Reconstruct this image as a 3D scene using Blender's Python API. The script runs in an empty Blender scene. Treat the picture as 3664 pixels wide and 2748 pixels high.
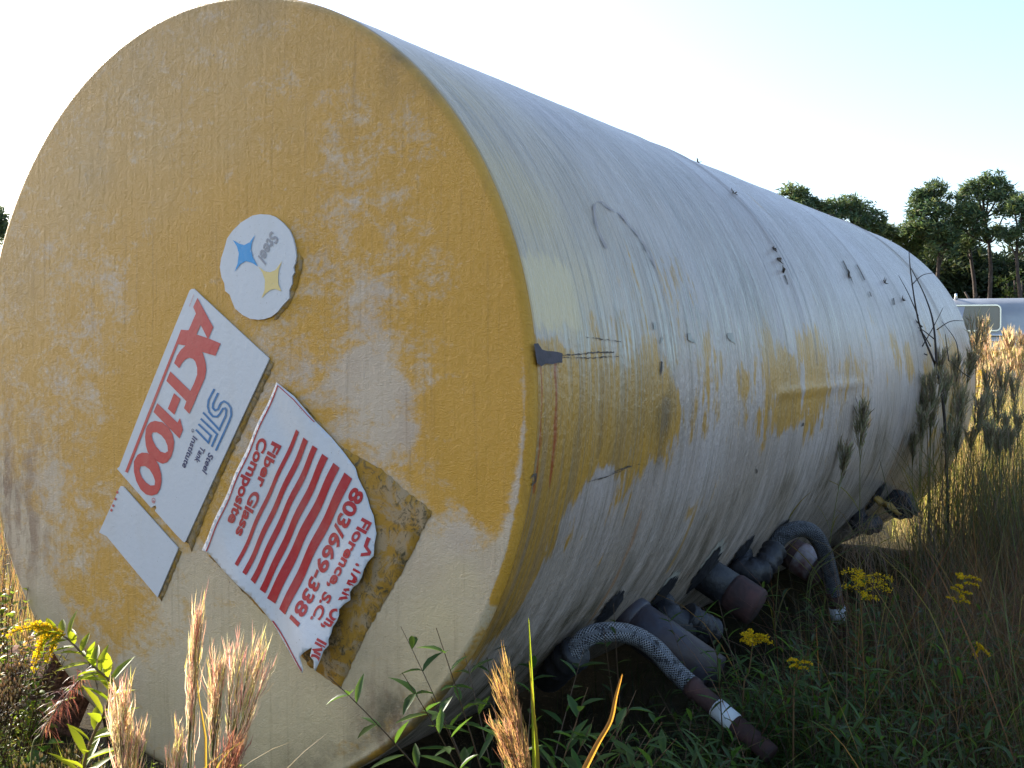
import bpy, bmesh, math, random
import numpy as np
from mathutils import Vector, Matrix
from mathutils.geometry import delaunay_2d_cdt
random.seed(7); rng = np.random.default_rng(7)
S = bpy.context.scene
COL = S.collection
PI = math.pi

# ------------------------------------------------------------------ camera
W, H, F = 3664.0, 2748.0, 3778.6           # photograph size and focal length in its pixels
PITCH = math.atan((1374 - 1328.7) / F)
CAM = np.array([0, 0, 1.30])
FWD = np.array([0, math.cos(PITCH), -math.sin(PITCH)]); UPV = np.array([0, math.sin(PITCH), math.cos(PITCH)]); RGT = np.array([1., 0, 0])
cd = bpy.data.cameras.new('camera'); cam = bpy.data.objects.new('camera', cd); COL.objects.link(cam)
cd.sensor_width = 36; cd.lens = F / W * 36; cd.clip_start = 0.05; cd.clip_end = 3000
cam.location = CAM; cam.rotation_euler = (PI / 2 - PITCH, 0, 0)
S.camera = cam

# ------------------------------------------------------------------ light
SUN_EL, SUN_AZ = math.radians(27), math.radians(-50)      # azimuth from +Y, negative = to the left
w = bpy.data.worlds.new('World'); S.world = w; w.use_nodes = True
nt = w.node_tree; nt.nodes.clear()
sky = nt.nodes.new('ShaderNodeTexSky'); sky.sky_type = 'NISHITA'; sky.sun_disc = False
sky.sun_elevation = SUN_EL; sky.sun_rotation = SUN_AZ % (2 * PI); sky.air_density = 1.0; sky.dust_density = 1.8; sky.ozone_density = 1.6
bg = nt.nodes.new('ShaderNodeBackground'); bg.inputs[1].default_value = 0.13
wo = nt.nodes.new('ShaderNodeOutputWorld')
nt.links.new(sky.outputs[0], bg.inputs[0]); nt.links.new(bg.outputs[0], wo.inputs[0])
sl = bpy.data.lights.new('sun', 'SUN'); sl.energy = 4.6; sl.angle = math.radians(0.5); sl.color = (1, 0.92, 0.80)
so = bpy.data.objects.new('sun', sl); COL.objects.link(so)
sd = Vector((math.sin(SUN_AZ) * math.cos(SUN_EL), math.cos(SUN_AZ) * math.cos(SUN_EL), math.sin(SUN_EL)))
so.rotation_euler = sd.to_track_quat('Z', 'Y').to_euler(); so.location = (-20, 20, 20)
S.view_settings.view_transform = 'Standard'; S.view_settings.look = 'None'; S.view_settings.gamma = 1
S.view_settings.exposure = 1.58

# ------------------------------------------------------------------ where the photograph's points lie in the place
TA = np.array([0.55031, 0.834897, 0]); TA /= np.linalg.norm(TA)          # tank axis
TR = np.array([TA[1], -TA[0], 0]); R = 1.22; TL = 6.02
C0 = CAM - 0.96954 * RGT + 3.28946 * FWD - 0.03218 * UPV
HZ = C0[2]
def ray(x, y):
    v = (x - W / 2) / F * RGT + FWD - (y - H / 2) / F * UPV
    return v / np.linalg.norm(v)
def disc(x, y):
    v = ray(x, y); P = CAM + ((C0 - CAM) @ TA) / (v @ TA) * v - C0
    return float(P @ TR), float(P[2])
def cyl(x, y):
    v = ray(x, y); o = CAM - C0; vp = v - (v @ TA) * TA; op = o - (o @ TA) * TA
    A = vp @ vp; B = 2 * vp @ op; C = op @ op - R * R; D = max(B * B - 4 * A * C, 0)
    P = o + (-B - math.sqrt(D)) / (2 * A) * v
    return float(P @ TA), math.atan2(P[2], P @ TR)
def at(x, y, depth):                                  # point on the line of sight at a given distance ahead
    v = ray(x, y); return CAM + v * depth / (v @ FWD)
def ground_at(x, y, z=0.0):
    v = ray(x, y); return CAM + v * (z - CAM[2]) / v[2]
def to_local(P):
    q = np.array(P) - np.array([C0[0], C0[1], 0]); return np.array([q @ TR, q @ TA, q[2]])

# ------------------------------------------------------------------ object helpers
def tag(o, label=None, cat=None, group=None, kind=None):
    if label: o['label'] = label
    if cat: o['category'] = cat
    if group: o['group'] = group
    if kind: o['kind'] = kind
    return o
def link(name, me, parent=None, mats=()):
    o = bpy.data.objects.new(name, me); COL.objects.link(o)
    for m in mats: me.materials.append(m)
    if parent: o.parent = parent
    return o
def empty(name, loc=(0, 0, 0), rz=0, **k):
    o = bpy.data.objects.new(name, None); COL.objects.link(o); o.location = loc; o.rotation_euler = (0, 0, rz)
    o.empty_display_size = 0.1
    return tag(o, **k)
def copy_tree(o, parent=None):
    c = o.copy(); COL.objects.link(c); c.parent = parent
    for ch in [x for x in bpy.data.objects if x.parent == o]: copy_tree(ch, c)
    return c
class MB:
    """collects vertices, faces, one colour per vertex"""
    def __init__(s): s.v = []; s.f = []; s.c = []; s.m = []; s.mi = 0
    def add(s, vs, fs, col=(1, 1, 1)):
        n = len(s.v); s.v.extend([tuple(map(float, p)) for p in vs]); s.f.extend([tuple(i + n for i in f) for f in fs])
        s.c.extend([col] * len(vs)); s.m.extend([s.mi] * len(fs))
    def build(s, name, mats, parent=None, smooth=True):
        me = bpy.data.meshes.new(name); me.from_pydata(s.v, [], s.f); me.update()
        ca = me.color_attributes.new('col', 'FLOAT_COLOR', 'POINT')
        a = np.ones((len(s.v), 4), np.float32); a[:, :3] = np.array(s.c, np.float32).reshape(-1, 3); ca.data.foreach_set('color', a.ravel())
        if not isinstance(mats, (list, tuple)): mats = [mats]
        me.polygons.foreach_set('material_index', np.array(s.m, np.int32))
        me.polygons.foreach_set('use_smooth', np.full(len(s.f), smooth))
        return link(name, me, parent, mats)
    def tube(s, pts, rad, n=8, col=(1, 1, 1), cap=True):
        pts = [np.array(p, float) for p in pts]
        if np.isscalar(rad): rad = [rad] * len(pts)
        rings = []; u = None
        for i, p in enumerate(pts):
            t = pts[min(i + 1, len(pts) - 1)] - pts[max(i - 1, 0)]; t = t / (np.linalg.norm(t) + 1e-9)
            if u is None:
                u = np.cross(t, [0, 0, 1.0]);
                if np.linalg.norm(u) < 1e-3: u = np.cross(t, [1.0, 0, 0])
            u = u - (u @ t) * t; u /= np.linalg.norm(u) + 1e-9; q = np.cross(t, u)
            rings.append([p + rad[i] * (math.cos(2 * PI * k / n) * u + math.sin(2 * PI * k / n) * q) for k in range(n)])
        vs = [p for r_ in rings for p in r_]; fs = []
        for i in range(len(pts) - 1):
            for k in range(n):
                a, b = i * n + k, i * n + (k + 1) % n; fs.append((a, b, b + n, a + n))
        if cap: fs.append(tuple(range(n - 1, -1, -1))); fs.append(tuple((len(pts) - 1) * n + k for k in range(n)))
        s.add(vs, fs, col)
    def box(s, cx, cy, cz, sx, sy, sz, col=(1, 1, 1), M=None):
        vs = [np.array([cx + i * sx / 2, cy + j * sy / 2, cz + k * sz / 2]) for i in (-1, 1) for j in (-1, 1) for k in (-1, 1)]
        if M is not None: vs = [M(v) for v in vs]
        s.add(vs, [(0, 1, 3, 2), (4, 6, 7, 5), (0, 4, 5, 1), (2, 3, 7, 6), (0, 2, 6, 4), (1, 5, 7, 3)], col)
def smooth_path(P, n=6):
    P = [np.array(p, float) for p in P]; out = []
    for i in range(len(P) - 1):
        p0, p1, p2, p3 = P[max(i - 1, 0)], P[i], P[i + 1], P[min(i + 2, len(P) - 1)]
        for k in range(n):
            t = k / n; out.append(.5 * (2 * p1 + (p2 - p0) * t + (2 * p0 - 5 * p1 + 4 * p2 - p3) * t * t + (3 * p1 - p0 - 3 * p2 + p3) * t ** 3))
    out.append(P[-1]); return out

# ------------------------------------------------------------------ materials
class N:
    def __init__(s, name):
        s.m = bpy.data.materials.new(name); s.m.use_nodes = True; s.t = s.m.node_tree; s.t.nodes.clear()
        s.out = s.n('ShaderNodeOutputMaterial')
    def n(s, t, **k):
        x = s.t.nodes.new(t)
        for a, b in k.items(): setattr(x, a, b)
        return x
    def l(s, a, b): s.t.links.new(a, b)
    def val(s, sock, v):
        if hasattr(v, 'is_linked') or isinstance(v, bpy.types.NodeSocket): s.l(v, sock)
        else: sock.default_value = v
    def math(s, op, a, b=0.0, c=None, clamp=False):
        x = s.n('ShaderNodeMath', operation=op, use_clamp=clamp); s.val(x.inputs[0], a); s.val(x.inputs[1], b)
        if c is not None: s.val(x.inputs[2], c)
        return x.outputs[0]
    def mix(s, f, a, b, blend='MIX'):
        x = s.n('ShaderNodeMix', data_type='RGBA', blend_type=blend); s.val(x.inputs[0], f)
        for i, v in ((6, a), (7, b)):
            if isinstance(v, tuple) and len(v) == 3: v = v + (1,)
            s.val(x.inputs[i], v)
        return x.outputs[2]
    def ss(s, x, lo, hi):
        y = s.n('ShaderNodeMapRange', interpolation_type='SMOOTHSTEP'); s.val(y.inputs[0], x); s.val(y.inputs[1], lo); s.val(y.inputs[2], hi); return y.outputs[0]
    def mapv(s, vec, scale=(1, 1, 1), loc=(0, 0, 0)):
        x = s.n('ShaderNodeMapping'); s.l(vec, x.inputs[0]); x.inputs[1].default_value = loc; x.inputs[3].default_value = scale; return x.outputs[0]
    def noise(s, vec, scale, detail=4, rough=.55, dist=0.0):
        x = s.n('ShaderNodeTexNoise'); s.l(vec, x.inputs['Vector']); x.inputs['Scale'].default_value = scale; x.inputs['Detail'].default_value = detail
        x.inputs['Roughness'].default_value = rough; x.inputs['Distortion'].default_value = dist; return x.outputs[0]
    def attr(s, name, out=2):
        x = s.n('ShaderNodeAttribute', attribute_name=name); return x.outputs[out]
    def coord(s, k='Object'): return s.n('ShaderNodeTexCoord').outputs[k]
    def bump(s, h, strength=.5, dist=.01, nrm=None):
        x = s.n('ShaderNodeBump'); x.inputs['Strength'].default_value = strength; x.inputs['Distance'].default_value = dist; s.l(h, x.inputs['Height'])
        if nrm: s.l(nrm, x.inputs['Normal'])
        return x.outputs[0]
    def bsdf(s, base, rough=.6, nrm=None, metal=0.0, spec=.5):
        b = s.n('ShaderNodeBsdfPrincipled')
        if isinstance(base, tuple) and len(base) == 3: base = base + (1,)
        s.val(b.inputs['Base Color'], base); s.val(b.inputs['Roughness'], rough); s.val(b.inputs['Metallic'], metal); s.val(b.inputs['Specular IOR Level'], spec)
        if nrm: s.l(nrm, b.inputs['Normal'])
        s.l(b.outputs[0], s.out.inputs[0]); return b
    def sep(s, vec): x = s.n('ShaderNodeSeparateXYZ'); s.l(vec, x.inputs[0]); return x.outputs
    def box_mask(s, u, v, u0, u1, v0, v1, e):
        a = s.math('MULTIPLY', s.ss(u, u0 - e, u0 + e), s.ss(u, u1 + e, u1 - e)); b = s.math('MULTIPLY', s.ss(v, v0 - e, v0 + e), s.ss(v, v1 + e, v1 - e))
        return s.math('MULTIPLY', a, b)

YEL = (0.60, 0.305, 0.032); PALE = (0.57, 0.44, 0.32); TAN = (0.50, 0.31, 0.11)
def mat_cap():
    k = N('weathered_yellow_fibreglass'); o = k.coord()
    rt = k.n('ShaderNodeMapping'); k.l(o, rt.inputs[0]); rt.inputs[2].default_value = (0, math.radians(38), 0); rt.inputs[3].default_value = (.75, 1, 1.3); big = k.noise(rt.outputs[0], 10, 10, .74, .4)
    fine = k.noise(o, 60, 3, .6)
    mixn = k.math('ADD', k.math('MULTIPLY', k.math('SUBTRACT', big, .5), 1.6), k.math('MULTIPLY', k.math('SUBTRACT', fine, .5), .45))
    y = k.math('ADD', k.attr('yel'), mixn)
    msk = k.ss(y, .26, .70)
    yc = k.mix(k.ss(k.noise(o, 3.5, 5), .35, .7), YEL, (0.56, 0.28, 0.02))
    yc = k.mix(k.attr('dull'), yc, TAN)
    pc = k.mix(k.ss(k.noise(o, 5, 6, .6), .35, .75), PALE, (0.49, 0.36, 0.26))
    pc = k.mix(k.attr('cream'), pc, (0.62, 0.475, 0.27))
    c = k.mix(msk, pc, yc)
    st = k.noise(k.mapv(o, (60, 1, 2.2)), 1, 5, .6)
    c = k.mix(k.math('MULTIPLY', k.ss(st, .52, .75), .30), c, (0.22, 0.12, 0.04))
    rust = k.math('MULTIPLY', k.attr('rust'), k.ss(k.noise(k.mapv(o, (14, 1, 5)), 1, 6, .7), .42, .6))
    c = k.mix(k.math('MULTIPLY', rust, .8), c, (0.17, 0.07, 0.03))
    g = k.math('MULTIPLY', k.attr('grime_shade'), k.ss(k.noise(o, 9, 6, .65), .25, .65))
    c = k.mix(k.math('MULTIPLY', g, .75), c, (0.13, 0.10, 0.05))
    sp = k.n('ShaderNodeTexVoronoi'); k.l(o, sp.inputs['Vector']); sp.inputs['Scale'].default_value = 9
    c = k.mix(k.math('MULTIPLY', k.ss(sp.outputs['Distance'], .035, .015), .6), c, (0.06, 0.045, 0.03))
    d1 = k.noise(k.mapv(o, (1, 1, 1.6)), 75, 3, .7, 2.2); d2 = k.noise(o, 22, 4, .6, 1.0); d3 = k.noise(k.mapv(o, (45, 1, 3)), 1, 3)
    hgt = k.math('ADD', k.math('ADD', k.math('MULTIPLY', d1, .55), k.math('MULTIPLY', d2, .6)), k.math('MULTIPLY', d3, .4))
    k.bsdf(c, k.math('ADD', .42, k.math('MULTIPLY', fine, .25)), k.bump(hgt, .6, .014), spec=.5)
    return k.m
def mat_shell(boxes):
    k = N('weathered_fibreglass_wrap'); uv = k.coord('UV'); u, v, _ = k.sep(uv)
    o = k.mapv(uv, (1, 1, 1))
    rag = k.noise(k.mapv(uv, (5.0, 1.5, 1)), 1, 9, .62, .35); rag2 = k.noise(k.mapv(uv, (26, 7, 1)), 1, 5, .65)
    y = k.math('ADD', k.attr('yel'), k.math('ADD', k.math('MULTIPLY', k.math('SUBTRACT', rag, .5), 1.25), k.math('MULTIPLY', k.math('SUBTRACT', rag2, .5), .95)))
    msk = k.ss(y, .42, .58)
    white = k.mix(k.ss(k.noise(k.mapv(uv, (2, 1.2, 1)), 1, 6), .3, .7), (0.58, 0.49, 0.465), (0.45, 0.36, 0.315))
    white = k.mix(k.math('MULTIPLY', k.attr('cream'), .8), white, (0.60, 0.44, 0.20))
    yel = k.mix(k.ss(k.noise(k.mapv(uv, (3, 1.5, 1)), 1, 6), .3, .75), (0.58, 0.285, 0.012), (0.44, 0.23, 0.03))
    c = k.mix(k.math('MULTIPLY', msk, .92), white, yel)
    # winding streaks run round the shell
    st = k.noise(k.mapv(uv, (95, 1.8, 1)), 1, 5, .6); st2 = k.noise(k.mapv(uv, (22, .8, 1)), 1, 5, .6); st3 = k.noise(k.mapv(uv, (240, 5, 1)), 1, 3, .6)
    c = k.mix(k.math('MULTIPLY', k.ss(st, .47, .68), .55), c, (0.23, 0.19, 0.14))
    c = k.mix(k.math('MULTIPLY', k.ss(st2, .50, .74), .5), c, (0.27, 0.20, 0.16))
    drip = k.math('MULTIPLY', k.attr('drip'), k.ss(k.noise(k.mapv(uv, (46, 1.3, 1)), 1, 5, .62, .4), .52, .57))
    c = k.mix(k.math('MULTIPLY', drip, .9), c, (0.66, 0.62, 0.52))
    g = k.math('MULTIPLY', k.attr('grime_shade'), k.ss(k.noise(k.mapv(uv, (14, 4, 1)), 1, 7, .7), .25, .7))
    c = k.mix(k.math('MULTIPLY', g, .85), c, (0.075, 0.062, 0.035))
    gr = k.math('MULTIPLY', k.attr('grime_shade'), k.ss(k.noise(k.mapv(uv, (55, 6, 1)), 1, 5, .7), .55, .72))
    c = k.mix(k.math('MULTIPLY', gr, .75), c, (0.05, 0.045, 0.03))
    edge = k.noise(k.mapv(uv, (60, 12, 1)), 1, 4)
    uu = k.math('ADD', u, k.math('MULTIPLY', k.math('SUBTRACT', edge, .5), .03)); vv = k.math('ADD', v, k.math('MULTIPLY', k.math('SUBTRACT', edge, .5), .15))
    for (u0, u1, v0, v1, e, col, amt) in boxes:
        c = k.mix(k.math('MULTIPLY', k.box_mask(uu, vv, u0, u1, v0, v1, e), amt), c, col)
    h = k.math('ADD', k.math('ADD', k.math('MULTIPLY', st, .6), k.math('MULTIPLY', st3, .35)), k.math('ADD', k.math('MULTIPLY', k.noise(k.mapv(uv, (60, 40, 1)), 1, 4), .5), k.math('MULTIPLY', drip, .5)))
    rough = k.math('SUBTRACT', .40, k.math('MULTIPLY', k.ss(st3, .3, .7), .16))
    k.bsdf(c, rough, k.bump(h, .7, .014), spec=.6)
    return k.m
def mat_simple(name, col, rough=.6, var=.25, scale=20, metal=0.0, bump=.3, dark=None, bscale=None, spec=.5):
    k = N(name); o = k.coord(); n1 = k.noise(o, scale, 6, .6)
    d = dark or tuple(c * (1 - var * 2) for c in col)
    k.bsdf(k.mix(k.ss(n1, .35, .7), d, col), rough, k.bump(k.noise(o, bscale or scale * 4, 4), bump, .004), metal, spec); return k.m
def mat_veg(name, trans=.45, rough=.45, spec=.35, tint=(1.6, 1.55, .7)):
    k = N(name); c = k.attr('col', 0); n = k.noise(k.coord(), 12, 3)
    c2 = k.mix(k.math('MULTIPLY', n, .5), c, k.mix(1.0, c, (.55, .55, .45), 'MULTIPLY'))
    b = k.bsdf(c2, rough, spec=spec); t = k.n('ShaderNodeBsdfTranslucent')
    tc = k.mix(1.0, c2, tint, 'MULTIPLY'); k.l(tc, t.inputs[0])
    m = k.n('ShaderNodeMixShader'); m.inputs[0].default_value = trans
    k.l(b.outputs[0], m.inputs[1]); k.l(t.outputs[0], m.inputs[2]); k.l(m.outputs[0], k.out.inputs[0]); return k.m

# ------------------------------------------------------------------ ground
kg = N('weedy_soil'); og = kg.coord()
gc = kg.mix(kg.ss(kg.noise(og, 1.3, 8, .65), .35, .65), (0.030, 0.024, 0.014), (0.075, 0.058, 0.030))
gc = kg.mix(kg.ss(kg.noise(og, .06, 6, .6), .4, .6), gc, (0.085, 0.075, 0.028))
gc = kg.mix(kg.ss(kg.noise(og, 30, 4, .6), .6, .7), gc, (0.12, 0.09, 0.05))
kg.bsdf(gc, .95, kg.bump(kg.noise(og, 18, 8, .7), 1.0, .05), spec=.1)
xs = sorted(set([-900, -400, -150, -60, -30] + list(np.arange(-15, 15.01, .5)) + [30, 60, 150, 400, 900]))
ys = sorted(set([-60, -20] + list(np.arange(-5, 22.01, .5)) + [30, 60, 110, 200, 500, 1500]))
g = MB(); vs = []
for y_ in ys:
    for x_ in xs:
        near = abs(x_) <= 15 and -5 <= y_ <= 22
        z_ = (-.02 + .035 * math.sin(x_ * 1.9 + y_) * math.cos(y_ * 1.3 - x_ * .6)) if near else -.02
        vs.append((x_, y_, z_))
nx = len(xs)
g.add(vs, [(j * nx + i, j * nx + i + 1, (j + 1) * nx + i + 1, (j + 1) * nx + i) for j in range(len(ys) - 1) for i in range(nx - 1)])
tag(g.build('ground', kg.m), kind='structure')

# ------------------------------------------------------------------ the tank
tank = empty('storage_tank', (C0[0], C0[1], 0), -math.atan2(TA[0], TA[1]),
             label='huge weathered yellow and white fibreglass coated tank lying on its side in weeds', cat='tank')
KN = 0.022                                                     # knuckle radius of the end cap
def field(pts, q, power=2.7):
    P = np.array([p[0] for p in pts], float); V = np.array([p[1] for p in pts], float)
    d = ((q[:, None, :] - P[None]) ** 2).sum(2) + 1e-5; wt = d ** (-power / 2)
    return (wt @ V) / wt.sum(1)[:, None]
D = W / 2212.0
cap_ctrl = [  # display px, (yel, dull, cream, rust, grime)
 ((560,30),(.7,.75,0,0,.25)),((420,60),(.65,.8,0,0,.25)),((300,150),(.6,.85,.2,0,.25)),((500,150),(.72,.7,.1,0,0)),((700,120),(.85,.45,0,0,.1)),((850,160),(.9,.2,0,0,.5)),((880,330),(.50,.1,0,0,0)),((780,280),(.46,.2,0,0,0)),((830,400),(.5,.1,0,0,0)),((720,230),(.55,.2,0,0,0)),((600,560),(.55,0,0,0,0)),
 ((750,350),(.5,.2,0,0,0)),((640,250),(.75,.4,0,0,0)),((950,400),(.9,0,0,0,0)),((1050,500),(1,0,0,0,0)),((1100,700),(1.1,0,0,0,0)),((1120,900),(1.1,0,0,0,0)),((1050,900),(1,0,0,0,0)),((1000,1000),(1,0,0,0,0)),
 ((1050,1080),(.95,0,0,0,0)),((1000,1160),(.25,0,0,0,0)),((850,850),(.1,0,0,0,0)),((800,800),(.1,0,0,0,0)),((880,930),(.2,0,0,0,0)),((950,860),(.8,0,0,0,0)),((950,950),(.75,0,0,0,0)),((800,650),(.35,0,0,0,0)),((720,560),(.45,0,0,0,0)),
 ((760,470),(.45,0,0,0,0)),((900,600),(.6,0,0,0,0)),((850,540),(.42,0,0,0,0)),((650,420),(.75,.2,0,0,0)),((500,450),(.88,.15,0,0,0)),((400,550),(.9,.1,0,0,0)),((300,560),(.75,.2,0,0,0)),((250,620),(.4,.3,0,0,0)),((200,680),(.45,.2,0,0,0)),
 ((120,560),(.55,.6,0,0,0)),((60,600),(.7,.7,0,.15,.1)),((150,450),(.75,.75,0,0,.1)),((200,350),(.7,.9,.2,0,.2)),((350,300),(.7,.8,.1,0,0)),((350,420),(.8,.5,0,0,0)),((500,300),(.75,.6,0,0,0)),((350,700),(.9,0,0,0,0)),((300,850),(.95,0,0,0,0)),((260,950),(.9,0,0,0,0)),
 ((220,880),(.45,.1,0,0,0)),((150,860),(.4,.2,0,0,0)),((80,800),(.6,.3,0,0,0)),((50,950),(.5,.4,0,.2,0)),((20,1050),(.3,.3,.2,1,.3)),((60,1000),(.4,.3,.2,.7,.1)),((60,1150),(.2,.2,.3,.8,.1)),((120,1050),(.3,.2,.2,.2,0)),((180,1050),(.55,.1,0,0,0)),((200,1130),(.45,.1,.1,0,0)),
 ((620,760),(.45,0,0,0,0)),((560,900),(.35,0,0,0,0)),((470,1150),(.5,0,0,0,.1)),((170,1200),(.4,.1,.2,0,0)),((210,1270),(.65,.1,0,0,0)),((260,1330),(.65,.1,.1,0,0)),((300,1420),(.3,.1,.5,0,0)),((100,1350),(.12,.1,.5,.1,.1)),((400,1330),(.3,.1,.5,0,0)),
 ((350,1500),(.08,0,.8,0,.1)),((600,1350),(.05,0,1,0,0)),((500,1450),(0,0,1,0,0)),((700,1580),(-.1,0,1,0,.1)),((950,1350),(-.05,0,1,0,0)),((1000,1250),(-.1,0,.8,0,0)),((930,1480),(-.1,0,1,0,.0)),((600,1620),(-.1,0,1,0,.1)),((450,1250),(.15,0,.6,0,0)),((900,1180),(.15,0,.3,0,0)),((1060,1200),(.2,0,.3,0,.1)),
 ((870,1570),(.1,0,.6,.9,1)),((700,700),(.55,0,0,0,0)),((600,480),(.8,.1,0,0,0)),((430,620),(.85,0,0,0,0)),((1000,700),(.85,0,0,0,0)),((900,750),(.5,0,0,0,0)),((800,200),(.75,.3,0,0,0)),((700,1700),(-.1,0,1,0,.2)),((200,1600),(.1,0,.8,0,.5))]
cc = [(disc(p[0] * D, p[1] * D), v) for p, v in cap_ctrl]
def lathe_grid(name, prof, nseg, mat, uvf=None):
    """prof: list of (radius, y) ; surface of revolution about local y through z=HZ"""
    prof = np.array(prof); th = np.linspace(0, 2 * PI, nseg + 1)
    # seam placed straight up-left, away from view
    th = th + PI * .75
    rr, tt = np.meshgrid(prof[:, 0], th, indexing='ij'); yy = np.repeat(prof[:, 1][:, None], nseg + 1, 1)
    V = np.stack([rr * np.cos(tt), yy, HZ + rr * np.sin(tt)], 2).reshape(-1, 3); m = nseg + 1
    i, j = np.meshgrid(np.arange(len(prof) - 1), np.arange(nseg), indexing='ij')
    a = (i * m + j).ravel(); Fc = np.stack([a, a + m, a + m + 1, a + 1], 1)
    me = bpy.data.meshes.new(name); me.vertices.add(len(V)); me.vertices.foreach_set('co', V.ravel())
    me.loops.add(Fc.size); me.loops.foreach_set('vertex_index', Fc.ravel().astype(np.int32)); me.polygons.add(len(Fc))
    me.polygons.foreach_set('loop_start', np.arange(0, Fc.size, 4, dtype=np.int32)); me.polygons.foreach_set('use_smooth', np.ones(len(Fc), bool))
    me.update(calc_edges=True); me.validate()
    return me, V, tt.ravel(), yy.ravel(), Fc
prof = [(r_, 0.0 - .02 * (1 - (r_ / (R - KN)) ** 2)) for r_ in np.linspace(0.0005, R - KN, 70)]
prof += [(R - KN + KN * math.sin(t), KN - KN * math.cos(t)) for t in np.linspace(.15, PI / 2, 8)] + [(R, .030), (R - .005, .0325), (R - .03, .033)]
me, V, TT, YY, Fc = lathe_grid('end_cap', prof, 360, None)
vals = field(cc, V[:, [0, 2]] - np.array([0, HZ]))
rad = np.hypot(V[:, 0], V[:, 2] - HZ)
onk = np.clip((rad - (R - KN - .01)) / .02, 0, 1)
lowk = np.clip((-TT * 0 - (V[:, 2] - HZ) - .1) / .3, 0, 1)
kn_y = np.where((V[:, 2] - HZ) > -.52, 1.0, .3)
vals[:, 0] = vals[:, 0] * (1 - onk) + kn_y * onk
vals[:, 4] = np.clip(vals[:, 4] + onk * np.clip((V[:, 2] - HZ - .6) / .4, 0, 1) * .35 + onk * np.clip((-(V[:, 2] - HZ) - .6) / .3, 0, 1) * 1.0, 0, 1.3)
low_rim_shade = np.exp(-((R - rad) / .10) ** 2) * np.clip((-(V[:, 2] - HZ) - .55) / .35, 0, 1) * (V[:, 0] > 0); vals[:, 4] = np.clip(vals[:, 4] + low_rim_shade * 1.1, 0, 1.3); vals[:, 0] += low_rim_shade * .45  # lower rim and knuckle: brown shadow painted into the colour along with dirt
mid_ = np.clip(1 - np.abs(vals[:, 0] - .45) / .22, 0, 1); vals[:, 0] += mid_ * .11
ring = np.exp(-((rad - (R - KN - .004)) / .012) ** 2) * np.clip((-(V[:, 2] - HZ) + .25) / .3, 0, 1) * (V[:, 0] > 0)
vals[:, 0] -= ring * .75; vals[:, 4] *= (1 - ring)
for i, nm in enumerate(('yel', 'dull', 'cream', 'rust', 'grime_shade')):
    at_ = me.attributes.new(nm, 'FLOAT', 'POINT'); at_.data.foreach_set('value', vals[:, i].astype(np.float32))
cap = link('end_cap', me, tank, [mat_cap()])
# back head, hidden from here but part of the tank
bm = MB(); ang = np.linspace(0, 2 * PI, 97)[:-1]
ps = [(R - .004, TL - .06), (R - .012, TL - .02), (R - .05, TL), (R - .5, TL + .012), (.001, TL + .02)]
vs = [(r_ * math.cos(t), y_, HZ + r_ * math.sin(t)) for r_, y_ in ps for t in ang]
bm.add(vs, [(i * 96 + j, i * 96 + (j + 1) % 96, (i + 1) * 96 + (j + 1) % 96, (i + 1) * 96 + j) for i in range(4) for j in range(96)])
bm.build('rear_head', mat_simple('cream_fibreglass', (0.48, 0.42, 0.28), .5, .15, 4), tank)
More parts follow.
